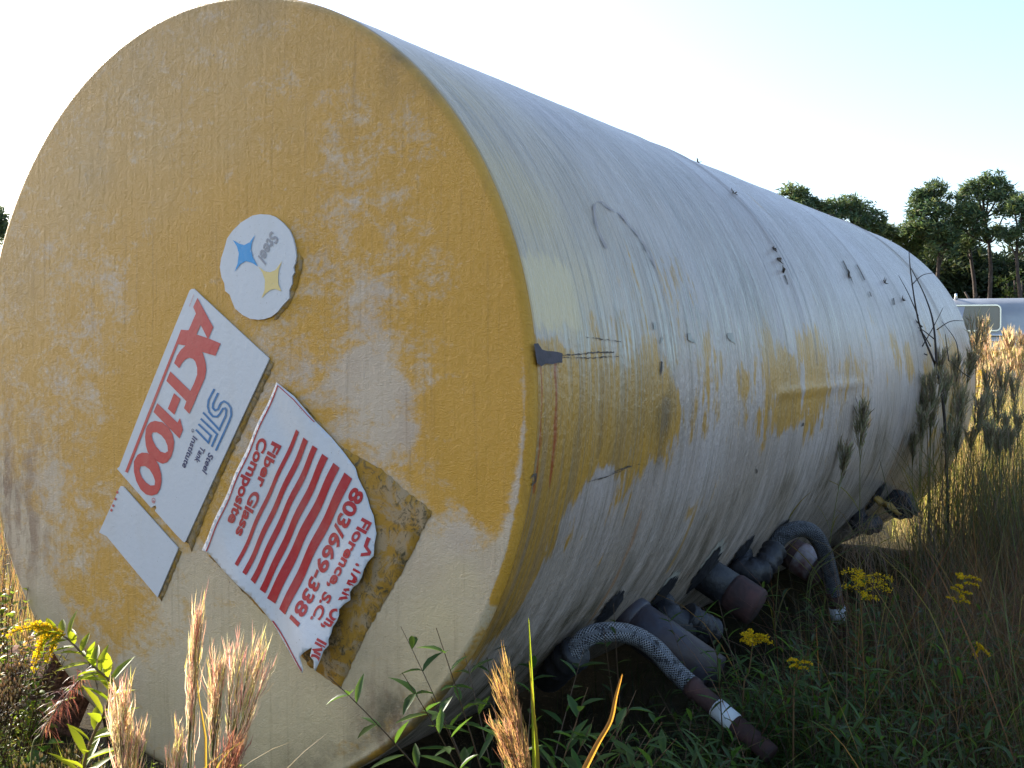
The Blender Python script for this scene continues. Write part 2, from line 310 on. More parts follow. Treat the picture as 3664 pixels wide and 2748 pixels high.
# shell
shell_ctrl = [ # display px, (yel, cream, grime, drip)
 ((820,60),(.0,.3,.15,0)),((1000,200),(.0,.9,.1,0)),((1080,380),(.05,1,0,0)),((1150,450),(.1,1,0,0)),((1130,300),(.0,.6,.1,0)),((1200,650),(.0,1.1,0,0)),((1260,600),(.1,.9,0,.1)),((1300,500),(.15,.5,.2,.1)),((1400,450),(.0,.3,.15,0)),((1300,350),(0,.35,.1,0)),
 ((1200,250),(0,.15,.3,0)),((1500,500),(.1,.2,.35,.2)),((1450,640),(.5,.2,.15,.4)),((1360,620),(.35,.4,.1,.5)),((1600,640),(.2,.1,.7,.7)),((1500,680),(.3,.1,.45,1)),((1700,450),(0,0,.12,0)),((1600,450),(0,.05,.25,0)),((1900,600),(0,0,.1,.1)),((2050,680),(.0,.1,.05,0)),((1700,620),(0,0,.15,.3)),
 ((1200,800),(1,0,.2,.2)),((1180,900),(1.1,0,.1,0)),((1300,850),(1,0,.15,.3)),((1400,850),(1,0,.35,.3)),((1430,900),(1,0,.9,0)),((1440,870),(.9,0,.8,0)),((1250,930),(1,0,.1,0)),((1320,960),(.95,0,.1,0)),((1200,1020),(1,0,.1,0)),((1160,1100),(.95,0,.2,0)),((1150,1170),(.7,0,.3,0)),((1380,985),(.45,0,.1,0)),
 ((1480,830),(.2,0,0,.2)),((1530,850),(.4,0,.1,0)),((1550,790),(.45,0,.1,.4)),((1610,830),(.55,0,.1,.2)),((1500,920),(.45,0,.1,0)),((1460,950),(.5,0,.2,0)),((1650,850),(.4,0,.1,0)),((1700,800),(.95,0,.1,0)),((1700,880),(.85,0,.1,0)),((1740,770),(.75,0,.1,.2)),((1760,840),(.7,0,0,0)),((1630,930),(.5,0,.1,0)),
 ((1820,860),(.4,0,0,0)),((1850,780),(.5,0,0,0)),((1900,800),(.35,0,0,0)),((1960,770),(.55,0,0,0)),((2000,820),(.5,0,0,0)),((2060,780),(.65,.2,0,0)),((2060,860),(.6,.2,.1,0)),((1950,900),(.15,0,.1,0)),((1850,940),(.35,0,.2,0)),((1300,1050),(.2,0,.15,0)),((1250,1110),(.25,0,.25,0)),((1400,1050),(.1,0,.15,0)),
 ((1300,1180),(.15,0,.3,0)),((1500,1000),(.15,0,.15,0)),((1600,1000),(.1,0,.3,0)),((1200,1240),(.15,.1,.3,0)),((1130,1330),(.1,.1,.45,0)),((1130,1240),(.75,.1,.3,0)),((1100,1320),(.6,.1,.4,0)),((1700,980),(.1,0,.35,0)),((1800,1000),(.15,0,.55,0)),((1250,720),(.3,.8,.1,.9)),((1350,740),(.5,.4,.1,1)),((1450,740),(.4,.2,.15,1.1)),((1600,720),(.2,.1,.3,1.1)),((1700,730),(.35,0,.15,.9)),((1800,700),(.1,0,.1,.7)),((1950,690),(.15,0,.1,.4)),
 ((1300,1260),(.05,.1,.55,0)),((1450,1130),(.05,.1,.5,0)),((1600,1080),(.05,.1,.6,0)),((1700,1060),(.1,.1,.8,0)),((1250,1330),(.05,.1,.8,0)),((1500,1190),(0,.1,.8,0)),((1900,970),(.1,.1,1,0)),((1960,960),(.1,.1,1.1,0)),((1050,1500),(.1,.1,.7,0)),((950,1600),(.2,.1,.8,0)),((1150,1430),(0,.1,.7,0)),((1380,1230),(0,.1,.6,0)),((1780,1050),(.1,.1,1,0))]
sc_ = []
for p, v in shell_ctrl:
    s_, t_ = cyl(p[0] * D, p[1] * D); sc_.append(((s_ * .75, t_ * R), v))
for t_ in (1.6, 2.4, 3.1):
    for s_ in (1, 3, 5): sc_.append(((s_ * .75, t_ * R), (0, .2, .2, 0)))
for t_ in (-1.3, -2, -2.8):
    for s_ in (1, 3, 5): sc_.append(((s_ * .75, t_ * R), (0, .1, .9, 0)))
ysamp = list(np.linspace(.0325, TL - .05, 420)); prof = []
seams = [(2.215, .006, .02), (5.158, .006, .02), (1.90, .0035, .012), (3.62, .0035, .03)]
rgn = np.cumsum(rng.normal(0, .0004, 420)); rgn -= np.linspace(rgn[0], rgn[-1], 420)
for i, y_ in enumerate(ysamp):
    rr = R + .0015 + rgn[i] * .6
    for (s0, hgt_, wd) in seams: rr += hgt_ * math.exp(-((y_ - s0) / wd) ** 2)
    prof.append((rr, y_))
prof = [(R - .02, .032)] + prof + [(R - .004, TL - .045), (R - .03, TL - .04)]
me, V, TT, YY, Fc = lathe_grid('shell', prof, 480, None)
th = (TT + PI) % (2 * PI) - PI
q = np.stack([YY * .75, th * R], 1); vals = np.concatenate([field(sc_, q[i:i + 20000]) for i in range(0, len(q), 20000)])
# horizontal lap in the wrap, a soft ridge
co = V.copy(); sA, tA = cyl(2770, 1408); sB, tB = cyl(3110, 1370)
tl = np.interp(YY, [sA, sB], [tA, tB]); amp = np.clip((YY - sA) / .06, 0, 1) * np.clip((sB - YY) / .3, 0, 1)
dr = .006 * np.exp(-((th - tl) * R / .022) ** 2) * amp
co[:, 0] += dr * np.cos(TT); co[:, 2] += dr * np.sin(TT)
dents = rng.uniform([.3, -1.2], [5.7, 1.6], (40, 2))
for ds, dt in dents:
    b = rng.uniform(-.004, .004) * np.exp(-(((YY - ds) / .28) ** 2 + ((th - dt) * R / .22) ** 2)); co[:, 0] += b * np.cos(TT); co[:, 2] += b * np.sin(TT)
me.vertices.foreach_set('co', co.ravel()); me.update()
for i, nm in enumerate(('yel', 'cream', 'grime_shade', 'drip')):
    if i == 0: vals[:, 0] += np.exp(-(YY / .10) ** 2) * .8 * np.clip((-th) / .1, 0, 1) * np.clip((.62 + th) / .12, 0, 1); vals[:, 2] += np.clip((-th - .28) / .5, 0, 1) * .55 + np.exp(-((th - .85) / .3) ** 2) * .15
    at_ = me.attributes.new(nm, 'FLOAT', 'POINT'); at_.data.foreach_set('value', np.clip(vals[:, i], -.5, 1.4).astype(np.float32))
uvl = me.uv_layers.new(name='UVMap'); li = np.empty(len(me.loops), np.int32); me.loops.foreach_get('vertex_index', li)
thu = TT - PI * .75; thu = np.where(thu > PI * 1.25, thu - 0, thu)        # continuous round the shell, seam behind
tcont = TT.copy(); tcont = np.where(TT > 2 * PI - 1e-6, TT - 2 * PI, TT - 2 * PI)   # 0.75pi..2.75pi  ->  -1.25pi..0.75pi
uvd = np.stack([YY[li], tcont[li] * R], 1); uvl.data.foreach_set('uv', uvd.astype(np.float32).ravel())
def bx_(p0, p1, e, col, amt):
    a, b = cyl(*p0), cyl(*p1); return (min(a[0], b[0]), max(a[0], b[0]), min(a[1], b[1]) * R, max(a[1], b[1]) * R, e, col, amt)
def bs_(top, ybot, wd, e, col, amt):                           # a streak running round the shell from a point down to a lower angle
    s_, t_ = cyl(*top); return (s_ - wd / 2, s_ + wd / 2, (t_ - ybot) * R, t_ * R, e, col, amt)
pA, pB = cyl(1930, 1210), cyl(2085, 1225); pC = cyl(1915, 915)
BOX = [bs_((1932, 1298), .27, .006, .006, (0.32, 0.045, 0.010), .95), bs_((1984, 1298), .26, .010, .007, (0.32, 0.045, 0.010), .95),
       (2.245, 2.262, .40 * R, 1.05 * R, .006, (0.05, 0.035, 0.02), .85), (5.185, 5.205, -.1 * R, 1.2 * R, .006, (0.05, 0.035, 0.02), .8),
       (5.05, 5.14, -.2 * R, .9 * R, .02, (0.30, 0.22, 0.10), .35), (1.93, 1.945, .0, .75 * R, .004, (0.16, 0.12, 0.08), .5),
       (0.02, pB[0], (pA[1] + .02) * R, pC[1] * R, .014, (0.68, 0.52, 0.28), .85),
       bs_((2295, 1840), .33, .014, .010, (0.36, 0.15, 0.03), .6), bs_((2495, 1800), .22, .016, .010, (0.42, 0.22, 0.02), .7), bs_((2478, 1800), .05, .05, .012, (0.42, 0.22, 0.02), .7),
       (2.56, 2.58, .0, .5 * R, .01, (0.24, 0.17, 0.11), .5), (2.30, 2.32, .1, .62 * R, .008, (0.10, 0.06, 0.05), .5), bs_((3235, 1560), .3, .05, .03, (0.16, 0.075, 0.03), .6),
       (3.2, 3.22, .05, .7 * R, .01, (0.14, 0.10, 0.08), .55), (3.9, 3.93, .05, .6 * R, .014, (0.14, 0.10, 0.07), .4), (4.2, 4.22, .0, .6 * R, .01, (0.14, 0.1, 0.08), .5), (4.55, 4.565, .05, .45 * R, .01, (0.14, 0.1, 0.08), .5)]
for (sx, sy, dt, wd_) in ((2060, 1180, .5, .012), (2200, 1100, .45, .02), (2330, 1050, .5, .015), (2450, 1130, .3, .03), (2700, 1050, .4, .02), (2395, 1430, .10, .035), (2380, 1440, .07, .05), (2150, 1320, .2, .03), (2380, 1420, .18, .05)):
    BOX.append(bs_((sx, sy), dt, wd_, .012, (0.17, 0.12, 0.08), .35))
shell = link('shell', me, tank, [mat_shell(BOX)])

def on_shell(s_, t_, off): return np.array([(R + off) * math.cos(t_), s_, HZ + (R + off) * math.sin(t_)])
# ------------------------------------------------------------------ flat shapes on the end cap
def h0(u, v): return .0
def inside(poly, p):
    c = False; n = len(poly)
    for i in range(n):
        x0, y0 = poly[i]; x1, y1 = poly[(i + 1) % n]
        if (y0 > p[1]) != (y1 > p[1]) and p[0] < (x1 - x0) * (p[1] - y0) / (y1 - y0) + x0: c = not c
    return c
def densify(P, step):
    out = []
    for i in range(len(P)):
        a, b = np.array(P[i]), np.array(P[(i + 1) % len(P)]); n = max(1, int(np.linalg.norm(b - a) / step))
        out += [tuple(a + (b - a) * k / n) for k in range(n)]
    return out
def fill(mb, loops, off, hf=h0, step=.02, col=(1, 1, 1), thick=0.0):
    """loops in (u,v); first outer, others may be holes (even-odd). laid on the end cap, off metres proud"""
    L = [densify(l, step) for l in loops]; pts = []; edges = []
    for l in L:
        n0 = len(pts); pts += l; edges += [(n0 + i, n0 + (i + 1) % len(l)) for i in range(len(l))]
    nb = len(pts); A = np.array(pts); lo, hi = A.min(0), A.max(0)
    def ins(p): return sum(inside(l, p) for l in L) % 2 == 1
    gx = np.arange(lo[0] + step / 2, hi[0], step); gy = np.arange(lo[1] + step / 2, hi[1], step)
    if len(gx) * len(gy) < 6000:
        for x_ in gx:
            for y_ in gy:
                if ins((x_, y_)): pts.append((x_ + .001, y_))
    r_ = delaunay_2d_cdt([Vector(p) for p in pts], edges, [], 1, 1e-7)
    vs = [(p[0], p[1]) for p in r_[0]]
    fs = [f for f in r_[2] if ins((sum(vs[i][0] for i in f) / 3, sum(vs[i][1] for i in f) / 3))]
    P3 = [(p[0], cap_y(p) - off - hf(*p), p[1] + HZ) for p in vs]
    base = len(mb.v)
    fs2 = []
    for f in fs:
        a, b, c = (np.array(vs[i]) for i in f); z = (b[0] - a[0]) * (c[1] - a[1]) - (b[1] - a[1]) * (c[0] - a[0])
        fs2.append(tuple(f) if z > 0 else tuple(reversed(f)))
    mb.add(P3, fs2, col)
    if thick:
        from collections import Counter
        ec = Counter()
        for f in fs2:
            for i in range(3): ec[(f[i], f[(i + 1) % 3])] += 1
        n0 = len(P3); P4 = [(p[0], p[1] + thick, p[2]) for p in P3]; bf = [(e[1], e[0], e[0] + n0, e[1] + n0) for e in ec if (e[1], e[0]) not in ec]
        mb.v = mb.v[:base]; del mb.f[-len(fs2):]; mb.c = mb.c[:base]; del mb.m[-len(fs2):]
        mb.add(P3 + P4, fs2 + bf, col)
def cap_y(p):
    r_ = math.hypot(p[0], p[1]); return -.02 * (1 - (r_ / (R - KN)) ** 2)
def px(pts, zx=0, zy=0, zs=1.0): return [disc(zx + x / zs, zy + y / zs) for x, y in pts]
Z1 = (420, 1020, 3.687); Z2 = (420, 1420, 3.0167); Z3 = (760, 720, 3.686); E4 = (1000, 1600, 1.9286); E6 = (740, 1340, 2.0733)
def stroke(path, wpx, Z):
    P = np.array(path, float); n = len(P); L_, R_ = [], []
    for i in range(n):
        if i == 0: t = P[1] - P[0]; m = 1
        elif i == n - 1: t = P[-1] - P[-2]; m = 1
        else:
            t1 = P[i] - P[i - 1]; t2 = P[i + 1] - P[i]; t1 = t1 / np.linalg.norm(t1); t2 = t2 / np.linalg.norm(t2); t = t1 + t2; m = 1 / max(.5, np.linalg.norm(t) / 2)
        t = t / np.linalg.norm(t); nn = np.array([-t[1], t[0]]) * wpx / 2 * m; L_.append(P[i] + nn); R_.append(P[i] - nn)
    return px([tuple(p) for p in L_ + R_[::-1]], *Z)
def text_geo(txt, bold=.0):
    cu = bpy.data.curves.new('t', 'FONT'); cu.body = txt; cu.offset = bold; cu.resolution_u = 6; cu.fill_mode = 'FRONT'
    o = bpy.data.objects.new('t', cu); COL.objects.link(o); dg = bpy.context.evaluated_depsgraph_get(); dg.update(); e = o.evaluated_get(dg); m = e.to_mesh()
    b = bmesh.new(); b.from_mesh(m); e.to_mesh_clear(); bpy.data.objects.remove(o); bpy.data.curves.remove(cu)
    bmesh.ops.triangulate(b, faces=b.faces)
    for _ in range(2):
        le = [x for x in b.edges if x.calc_length() > .3]
        if le: bmesh.ops.subdivide_edges(b, edges=le, cuts=1)
        bmesh.ops.triangulate(b, faces=b.faces)
    b.verts.index_update()
    V_ = np.array([(v.co.x, v.co.y) for v in b.verts]); F_ = [tuple(v.index for v in f.verts) for f in b.faces]; b.free(); return V_, F_
CAPH = text_geo('H')[0][:, 1].max()
def text(mb, txt, Z, b0, b1, c0, off, hf=h0, bold=.02, col=(1, 1, 1), clip=None):
    V_, F_ = text_geo(txt, bold); x0, x1 = V_[:, 0].min(), V_[:, 0].max()
    B0, B1, T0 = (np.array(p) for p in px([b0, b1, (b0[0] + c0[0], b0[1] + c0[1])], *Z))
    ex = (B1 - B0) / (x1 - x0); ey = (T0 - B0) / CAPH
    P = B0 + (V_[:, :1] - x0) * ex + V_[:, 1:] * ey
    if clip: F_ = [f for f in F_ if all(inside(clip, P[i]) for i in f)]
    fs = []
    for f in F_:
        a, b, c = P[f[0]], P[f[1]], P[f[2]]; z = (b[0] - a[0]) * (c[1] - a[1]) - (b[1] - a[1]) * (c[0] - a[0]); fs.append(f if z > 0 else tuple(reversed(f)))
    mb.add([(p[0], cap_y(p) - off - hf(*p), p[1] + HZ) for p in P], fs, col)

def mat_sign(name, col, worn=.15, wcol=(0.5, 0.51, 0.53)):
    k = N(name); o = k.coord(); s_ = k.noise(o, 70, 5, .7)
    c = k.mix(k.math('MULTIPLY', k.ss(s_, .62, .68), worn * 4, clamp=True), col, wcol)
    c = k.mix(k.math('MULTIPLY', k.ss(k.noise(k.mapv(o, (8, 1, 3)), 1, 6), .45, .8), .22), c, (0.42, 0.36, 0.26))
    c = k.mix(k.math('MULTIPLY', k.ss(k.noise(o, 160, 2), .70, .74), .6), c, (0.15, 0.12, 0.09))
    k.bsdf(c, .42, k.bump(k.noise(o, 55, 4, .6), .35, .003), spec=.45); return k.m
M_white = mat_sign('white_vinyl', (0.56, 0.565, 0.60), .0)
M_red = mat_sign('faded_red_print', (0.52, 0.055, 0.055), .03); M_crim = mat_sign('crimson_print', (0.40, 0.006, 0.018), .03)
M_blue = mat_sign('blue_print', (0.02, 0.15, 0.36), .03); M_navy = mat_sign('navy_print', (0.02, 0.025, 0.11), .02)
M_star = mat_sign('worn_blue_print', (0.01, 0.27, 0.60), .16); M_yst = mat_sign('worn_yellow_print', (0.70, 0.52, 0.20), .2); M_gry = mat_sign('worn_grey_print', (0.26, 0.26, 0.30), .25)
def mat_residue(name='glue_and_edge_shade', lo=.66, hi=.82, dk=(0.10, 0.075, 0.04)):
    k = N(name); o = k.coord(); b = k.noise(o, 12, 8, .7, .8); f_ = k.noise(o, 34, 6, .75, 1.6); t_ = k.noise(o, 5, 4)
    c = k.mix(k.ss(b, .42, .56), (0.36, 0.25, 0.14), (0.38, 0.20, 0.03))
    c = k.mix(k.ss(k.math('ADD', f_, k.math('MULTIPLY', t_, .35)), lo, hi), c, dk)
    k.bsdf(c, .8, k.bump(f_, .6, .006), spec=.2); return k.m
M_res = mat_residue(); M_edge_shade = mat_residue('glue_shadow_line', .60, .90, (0.13, 0.10, 0.055))
# --- sticker 1: the big ACT sign
act_out = px([(1090,55),(2080,970),(2068,1010)], *Z1) + px([(800,1545),(785,1560),(770,1550),(700,1480),(470,1220),(487,1195),(480,1165),(455,1170),(430,1190),(60,770),(85,750)], *Z2) + px([(400,1640),(1035,80),(1060,58)], *Z1)
m = MB(); fill(m, [act_out], .006, step=.03, thick=.004); sg = m.build('lettered_sign', M_white, tank, smooth=False)
tag(sg, 'white rhombus sign with red and blue lettering')
lay = .0075
def z2_(p): return ((p[0] / Z1[2] + Z1[0] - Z2[0]) * Z2[2], (p[1] / Z1[2] + Z1[1] - Z2[1]) * Z2[2])
m = MB()
act = [(1145,175),(1355,560),(1293,706),(1452,773),(1385,935),(1212,885),(1240,960),(1260,1050),(1264,1130),(1245,1230),(1210,1310),(1100,1560)]
act = [z2_(p) for p in act] + [(935,0),(852,180),(795,120)] + [z2_(p) for p in [(972,1620),(1003,1530),(738,1262),(790,1138),(1055,1395),(1110,1280),(1145,1180),(1145,1090),(1120,1010),(1090,975),(1040,960),(990,980),(945,1030),(908,1098),(840,1030),(880,930),(930,855),(990,800),(890,782)]]
act += [(180,815),(153,800)] + [z2_(p) for p in [(875,735),(930,592),(1030,600),(1125,380),(1090,295)]]
fill(m, [px(act, *Z2), px([z2_(p) for p in [(1190,530),(1276,700),(1135,655)]], *Z2)], lay)
fill(m, [px([z2_((840,1422)), z2_((925,1500)), (690,190), (620,125)], *Z2)], lay)
fill(m, [px([(505,65),(725,275),(750,225),(783,350),(745,445),(465,160)], *Z2)], lay)
fill(m, [px([(395,310),(430,270),(480,255),(560,270),(630,330),(670,400),(688,480),(680,560),(655,640),(610,700),(560,715),(500,690),(440,640),(400,590),(380,520),(372,430),(380,350)], *Z2), px([(455,380),(500,378),(550,410),(590,460),(615,520),(620,580),(590,600),(540,585),(490,530),(455,460),(443,410)], *Z2)], lay)
fill(m, [px([(250,690),(290,620),(340,595),(400,600),(470,650),(520,730),(545,820),(550,900),(535,980),(500,1040),(440,1058),(380,1045),(320,990),(275,900),(250,800)], *Z2), px([(320,745),(370,740),(420,775),(460,840),(480,900),(475,945),(430,950),(380,915),(335,860),(310,790)], *Z2)], lay + .0004)
def circ(cx, cy, r_, n=18): return [(cx + r_ * .8 * math.cos(2 * PI * i / n), cy + r_ * 1.2 * math.sin(2 * PI * i / n)) for i in range(n)]
fill(m, [px(circ(460, 1110, 24), *Z2), px(circ(460, 1110, 19), *Z2)], lay, step=.01); text(m, 'R', Z2, (450, 1103), (446, 1122), (20, 14), lay, bold=0)
text(m, 'COPYRIGHT MARK', Z1, (1093, 128), (1032, 285), (11, 6), lay, bold=0)
m.build('red_lettering', M_red, sg, smooth=False)
m = MB()
for pth in ([(1121,-86),(1060,30),(1050,100),(1065,160),(1105,208),(1150,212),(1180,180),(1212,125),(1238,120),(1250,145),(1243,200),(1172,350),(1000,165)],
            [(1162,-45),(1108,70),(1103,115),(1128,143),(1160,130),(1190,65),(1225,45),(1265,68),(1298,120),(1303,190),(1280,260),(1135,575)],
            [(975,232),(1150,398),(1090,532)], [(950,290),(1083,415),(1055,488),(922,350)]):
    fill(m, [stroke(pth, 21, Z2)], lay, step=.05)
m.build('blue_logo', M_blue, sg, smooth=False)
m = MB()
text(m, 'Steel', Z2, (1062, 590), (990, 790), (44, 44), lay); text(m, 'Tank', Z2, (978, 520), (905, 680), (42, 42), lay); text(m, 'Institute', Z2, (893, 412), (772, 742), (44, 38), lay)
fill(m, [px(circ(888, 360, 17), *Z2), px(circ(888, 360, 13), *Z2)], lay, step=.01); text(m, 'R', Z2, (881, 355), (878, 368), (14, 10), lay, bold=0)
m.build('navy_lettering', M_navy, sg, smooth=False)
# --- sticker 2: round one
m = MB(); fill(m, [px([(600,200),(700,182),(820,190),(900,220),(1000,300),(1080,390),(1130,500),(1160,620),(1175,740),(1160,830),(1138,880),(1150,950),(1122,1000),(1120,1100),(1085,1180),(1085,1290),(1000,1380),(930,1470),(850,1530),(760,1560),(680,1568),(580,1555),(480,1505),(380,1420),(330,1300),(310,1240),(250,1190),(238,1090),(200,1010),(178,880),(195,760),(230,650),(270,500),(340,400),(450,290)], *Z3)], .006, lambda u, v: .006 * math.exp(-((u + .42) / .06) ** 2), step=.02, thick=.005)
sg2 = tag(m.build('round_sticker', M_white, tank, smooth=False), 'round white sticker with chewed edges, a blue and a yellow star')
f2 = lambda u, v: .006 * math.exp(-((u + .42) / .06) ** 2)
m = MB(); fill(m, [px([(645,450),(600,560),(590,640),(610,740),(680,870),(600,820),(520,800),(450,840),(378,940),(415,830),(430,700),(405,610),(348,520),(430,570),(500,590),(570,550)], *Z3)], lay, f2); m.build('blue_star', M_star, sg2, smooth=False)
m = MB(); fill(m, [px([(995,800),(955,910),(945,1000),(950,1100),(990,1195),(910,1165),(850,1175),(790,1220),(728,1290),(770,1180),(775,1050),(740,950),(685,870),(770,930),(840,945),(910,915)], *Z3)], lay, f2); m.build('yellow_star', M_yst, sg2, smooth=False)
m = MB(); text(m, 'Steel', Z3, (852, 400), (682, 742), (92, 108), lay, f2, bold=.022); m.build('grey_lettering', M_gry, sg2, smooth=False)
# --- sticker 3: blank one
m = MB(); fill(m, [px([(452,1737),(462,1739),(657,1957),(655,1966),(581,2133),(400,1916),(373,1903),(376,1895)])], .006, step=.03, thick=.004)
sg3 = tag(m.build('blank_sticker', M_white, tank, smooth=False), 'blank white rhombus sticker with a scuffed left edge')
m = MB()
for (a, b_) in ((440, 1752), (433, 1776), (425, 1800), (418, 1816)):
    fill(m, [px([(a, b_), (a + 7, b_ + 6), (a + 3, b_ + 13), (a - 3, b_ + 9)])], lay, step=.05)
m.build('red_flecks', M_red, sg3, smooth=False)
# --- residue under the torn sheet
def rough_edge(P, amp, step=.012):
    out = []
    for p in densify(P, step): out.append((p[0] + random.uniform(-amp, amp), p[1] + random.uniform(-amp, amp)))
    return out
m = MB(); fill(m, [rough_edge(px([(1040,1385),(1150,1500),(1233,1597),(1373,1678),(1477,1766),(1552,1830),(1450,2040),(1330,2240),(1223,2462),(1120,2385),(990,2225),(880,2110),(800,2025),(765,1985),(850,1900),(1000,1600)]), .003)], .0015, step=.05, thick=.001); m.build('glue_and_edge_shade', M_res, tank)
m = MB(); fill(m, [rough_edge(px([(984,1283),(1000,1300),(945,1425),(840,1640),(772,1790),(702,1968),(682,1935),(700,1870)]), .004)], .0015, step=.05, thick=.001)  # sticker edge strips: dirt residue, with their drop shadow painted into the colour
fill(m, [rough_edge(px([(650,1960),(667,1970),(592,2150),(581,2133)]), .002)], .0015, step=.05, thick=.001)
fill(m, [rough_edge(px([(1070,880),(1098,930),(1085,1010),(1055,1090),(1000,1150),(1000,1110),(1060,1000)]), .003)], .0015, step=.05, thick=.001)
m.build('glue_and_edge_shade', M_edge_shade, tank)
# --- sticker 4: torn sheet
torn = px([(570,58),(700,160),(850,345),(960,460),(1050,570),(1140,690)], *E6) + px([(575,205),(600,260),(622,300),(640,350),(655,410),(680,470),(688,530),(700,590),(690,660),(692,740),(660,780),(640,830),(628,880),(600,930),(570,950),(545,985),(548,1040),(510,1065),(480,1100),(482,1140),(470,1180),(448,1215),(440,1260),(425,1300),(430,1340),(400,1375),(385,1430),(355,1510),(345,1490),(345,1440),(318,1410),(325,1350),(270,1385),(235,1415),(250,1460),(262,1500),(250,1530),(150,1410),(60,1290),(0,1195)], *E4) \
     + px([(1050,1160),(960,1040),(870,960),(780,880),(690,785),(655,770)], 350, 1500, 1.659)
TIP = np.array(px([(1190, 2360)])[0]); LL = np.array(px([(900, 2100)])[0]); TP = np.array(px([(1290, 2060)])[0])
def f4(u, v):
    p = np.array([u, v]); return .002 + .045 * math.exp(-((np.linalg.norm(p - TIP)) / .16) ** 2) + .010 * math.exp(-((np.linalg.norm(p - LL)) / .12) ** 2) + .016 * math.exp(-((np.linalg.norm(p - TP)) / .10) ** 2) + .0025 * math.sin(u * 34 + v * 21) + .0025
m = MB(); fill(m, [torn], .005, f4, step=.014, thick=.0015); sg4 = tag(m.build('torn_sign', M_white, tank, smooth=True), 'torn white sheet with crimson stripes, phone number and town')
m = MB(); lay4 = .0066
for pl, Z in (([(715,403),(737,423),(295,1410),(273,1392)], E6), ([(772,462),(804,490),(357,1475),(330,1452)], E6), ([(838,520),(873,545),(418,1540),(388,1508)], E6), ([(907,583),(948,615),(488,1610),(450,1580)], E6), ([(415,103),(455,138),(22,1067),(-35,1030)], E4), ([(487,170),(537,213),(100,1140),(52,1103)], E4)):
    a, b, c, d_ = (np.array(p, float) for p in pl)
    L_, R_ = [], []
    for i in range(13):                                      # the printed stripes wave with the loose sheet
        t = i / 12; wv = math.sin(t * PI * 2.2 + .6) * 5 * math.sin(PI * t); L_.append(tuple(a + (d_ - a) * t + np.array([wv, 0]))); R_.append(tuple(b + (c - b) * t + np.array([wv, 0])))
    fill(m, [px(L_ + R_[::-1], *Z)], lay4, f4, step=.014)
m.build('crimson_stripes', M_crim, sg4, smooth=False)
m = MB()
fill(m, [stroke([(583,80),(45,1303)], 9, E6)], lay4, f4, step=.014); fill(m, [stroke([(583,80),(700,185),(800,300),(848,350)], 6, E6)], lay4, f4, step=.014); fill(m, [stroke([(4,1185),(100,1310),(190,1430),(250,1512)], 9, E4)], lay4, f4, step=.014)
m.build('crimson_border', M_crim, sg4, smooth=False)
m = MB()
text(m, 'Fiber Glass', E6, (545, 490), (262, 1170), (58, 34), lay4, f4, bold=.035); text(m, 'Composite', E6, (452, 455), (205, 1080), (60, 34), lay4, f4, bold=.035)
text(m, '803/669-3381', E4, (548, 265), (140, 1165), (72, 46), lay4, f4, bold=.035, clip=torn); text(m, 'Florence, S.C.', E4, (612, 480), (287, 1165), (58, 34), lay4, f4, bold=.035, clip=torn)
text(m, 'LX', E4, (650, 612), (620, 745), (90, 50), lay4, f4, bold=.04, clip=torn); text(m, '.TANK', E4, (597, 785), (478, 1040), (80, 44), lay4, f4, bold=.04, clip=torn)
text(m, 'On,', E4, (448, 1080), (375, 1215), (70, 40), lay4, f4, bold=.04, clip=torn); text(m, 'INC', E4, (360, 1290), (300, 1440), (80, 44), lay4, f4, bold=.04, clip=torn)
m.build('crimson_lettering', M_crim, sg4, smooth=False)

# ------------------------------------------------------------------ marks on the shell
def shell_poly(pts, Z, off, step=.02):
    P = [cyl(Z[0] + x / Z[2], Z[1] + y / Z[2]) for x, y in pts]; L = densify([(p[0], p[1] * R) for p in P], step)
    L = [(a + random.uniform(-.002, .002), b + random.uniform(-.002, .002)) for a, b in L]
    r_ = delaunay_2d_cdt([Vector(p) for p in L], [(i, (i + 1) % len(L)) for i in range(len(L))], [], 1, 1e-7)
    vs = [on_shell(max(p[0], .0), p[1] / R, off) for p in r_[0]]
    fs = []
    for f in r_[2]:
        a, b, c = (r_[0][i] for i in f)
        if not inside(L, ((a[0] + b[0] + c[0]) / 3, (a[1] + b[1] + c[1]) / 3)): continue
        z = (b[0] - a[0]) * (c[1] - a[1]) - (b[1] - a[1]) * (c[0] - a[0]); fs.append(tuple(f) if z < 0 else tuple(reversed(f)))
    return vs, fs
SZ = (1700, 700, 1.659)
M_steel = mat_simple('bare_dark_steel', (0.055, 0.04, 0.065), .55, .3, 30)
m = MB(); m.add(*shell_poly([(330,880),(352,880),(380,918),(440,928),(497,934),(499,994),(440,1000),(400,998),(372,1012),(348,1000),(340,960),(336,920)], SZ, .010)); m.build('exposed_steel_patch', M_steel, tank, smooth=False)
M_crk = mat_simple('dark_scratch', (0.14, 0.105, 0.08), .8, .3, 30)
for a in ([(495,948),(600,940),(700,928),(820,925),(818,932),(700,936),(600,948)], [(505,962),(680,960),(850,955),(680,966)], [(640,838),(740,850),(860,868),(740,854)],
          [(1097,985),(1106,985),(1103,1040),(1094,1090),(1092,1050)], [(790,1650),(900,1605),(980,1590),(900,1612)]):
    m = MB(); m.add(*shell_poly(a, SZ, .004, .008)); m.build('scratch', M_crk, tank, smooth=False)
Z7 = (2700, 550, 2.2116)
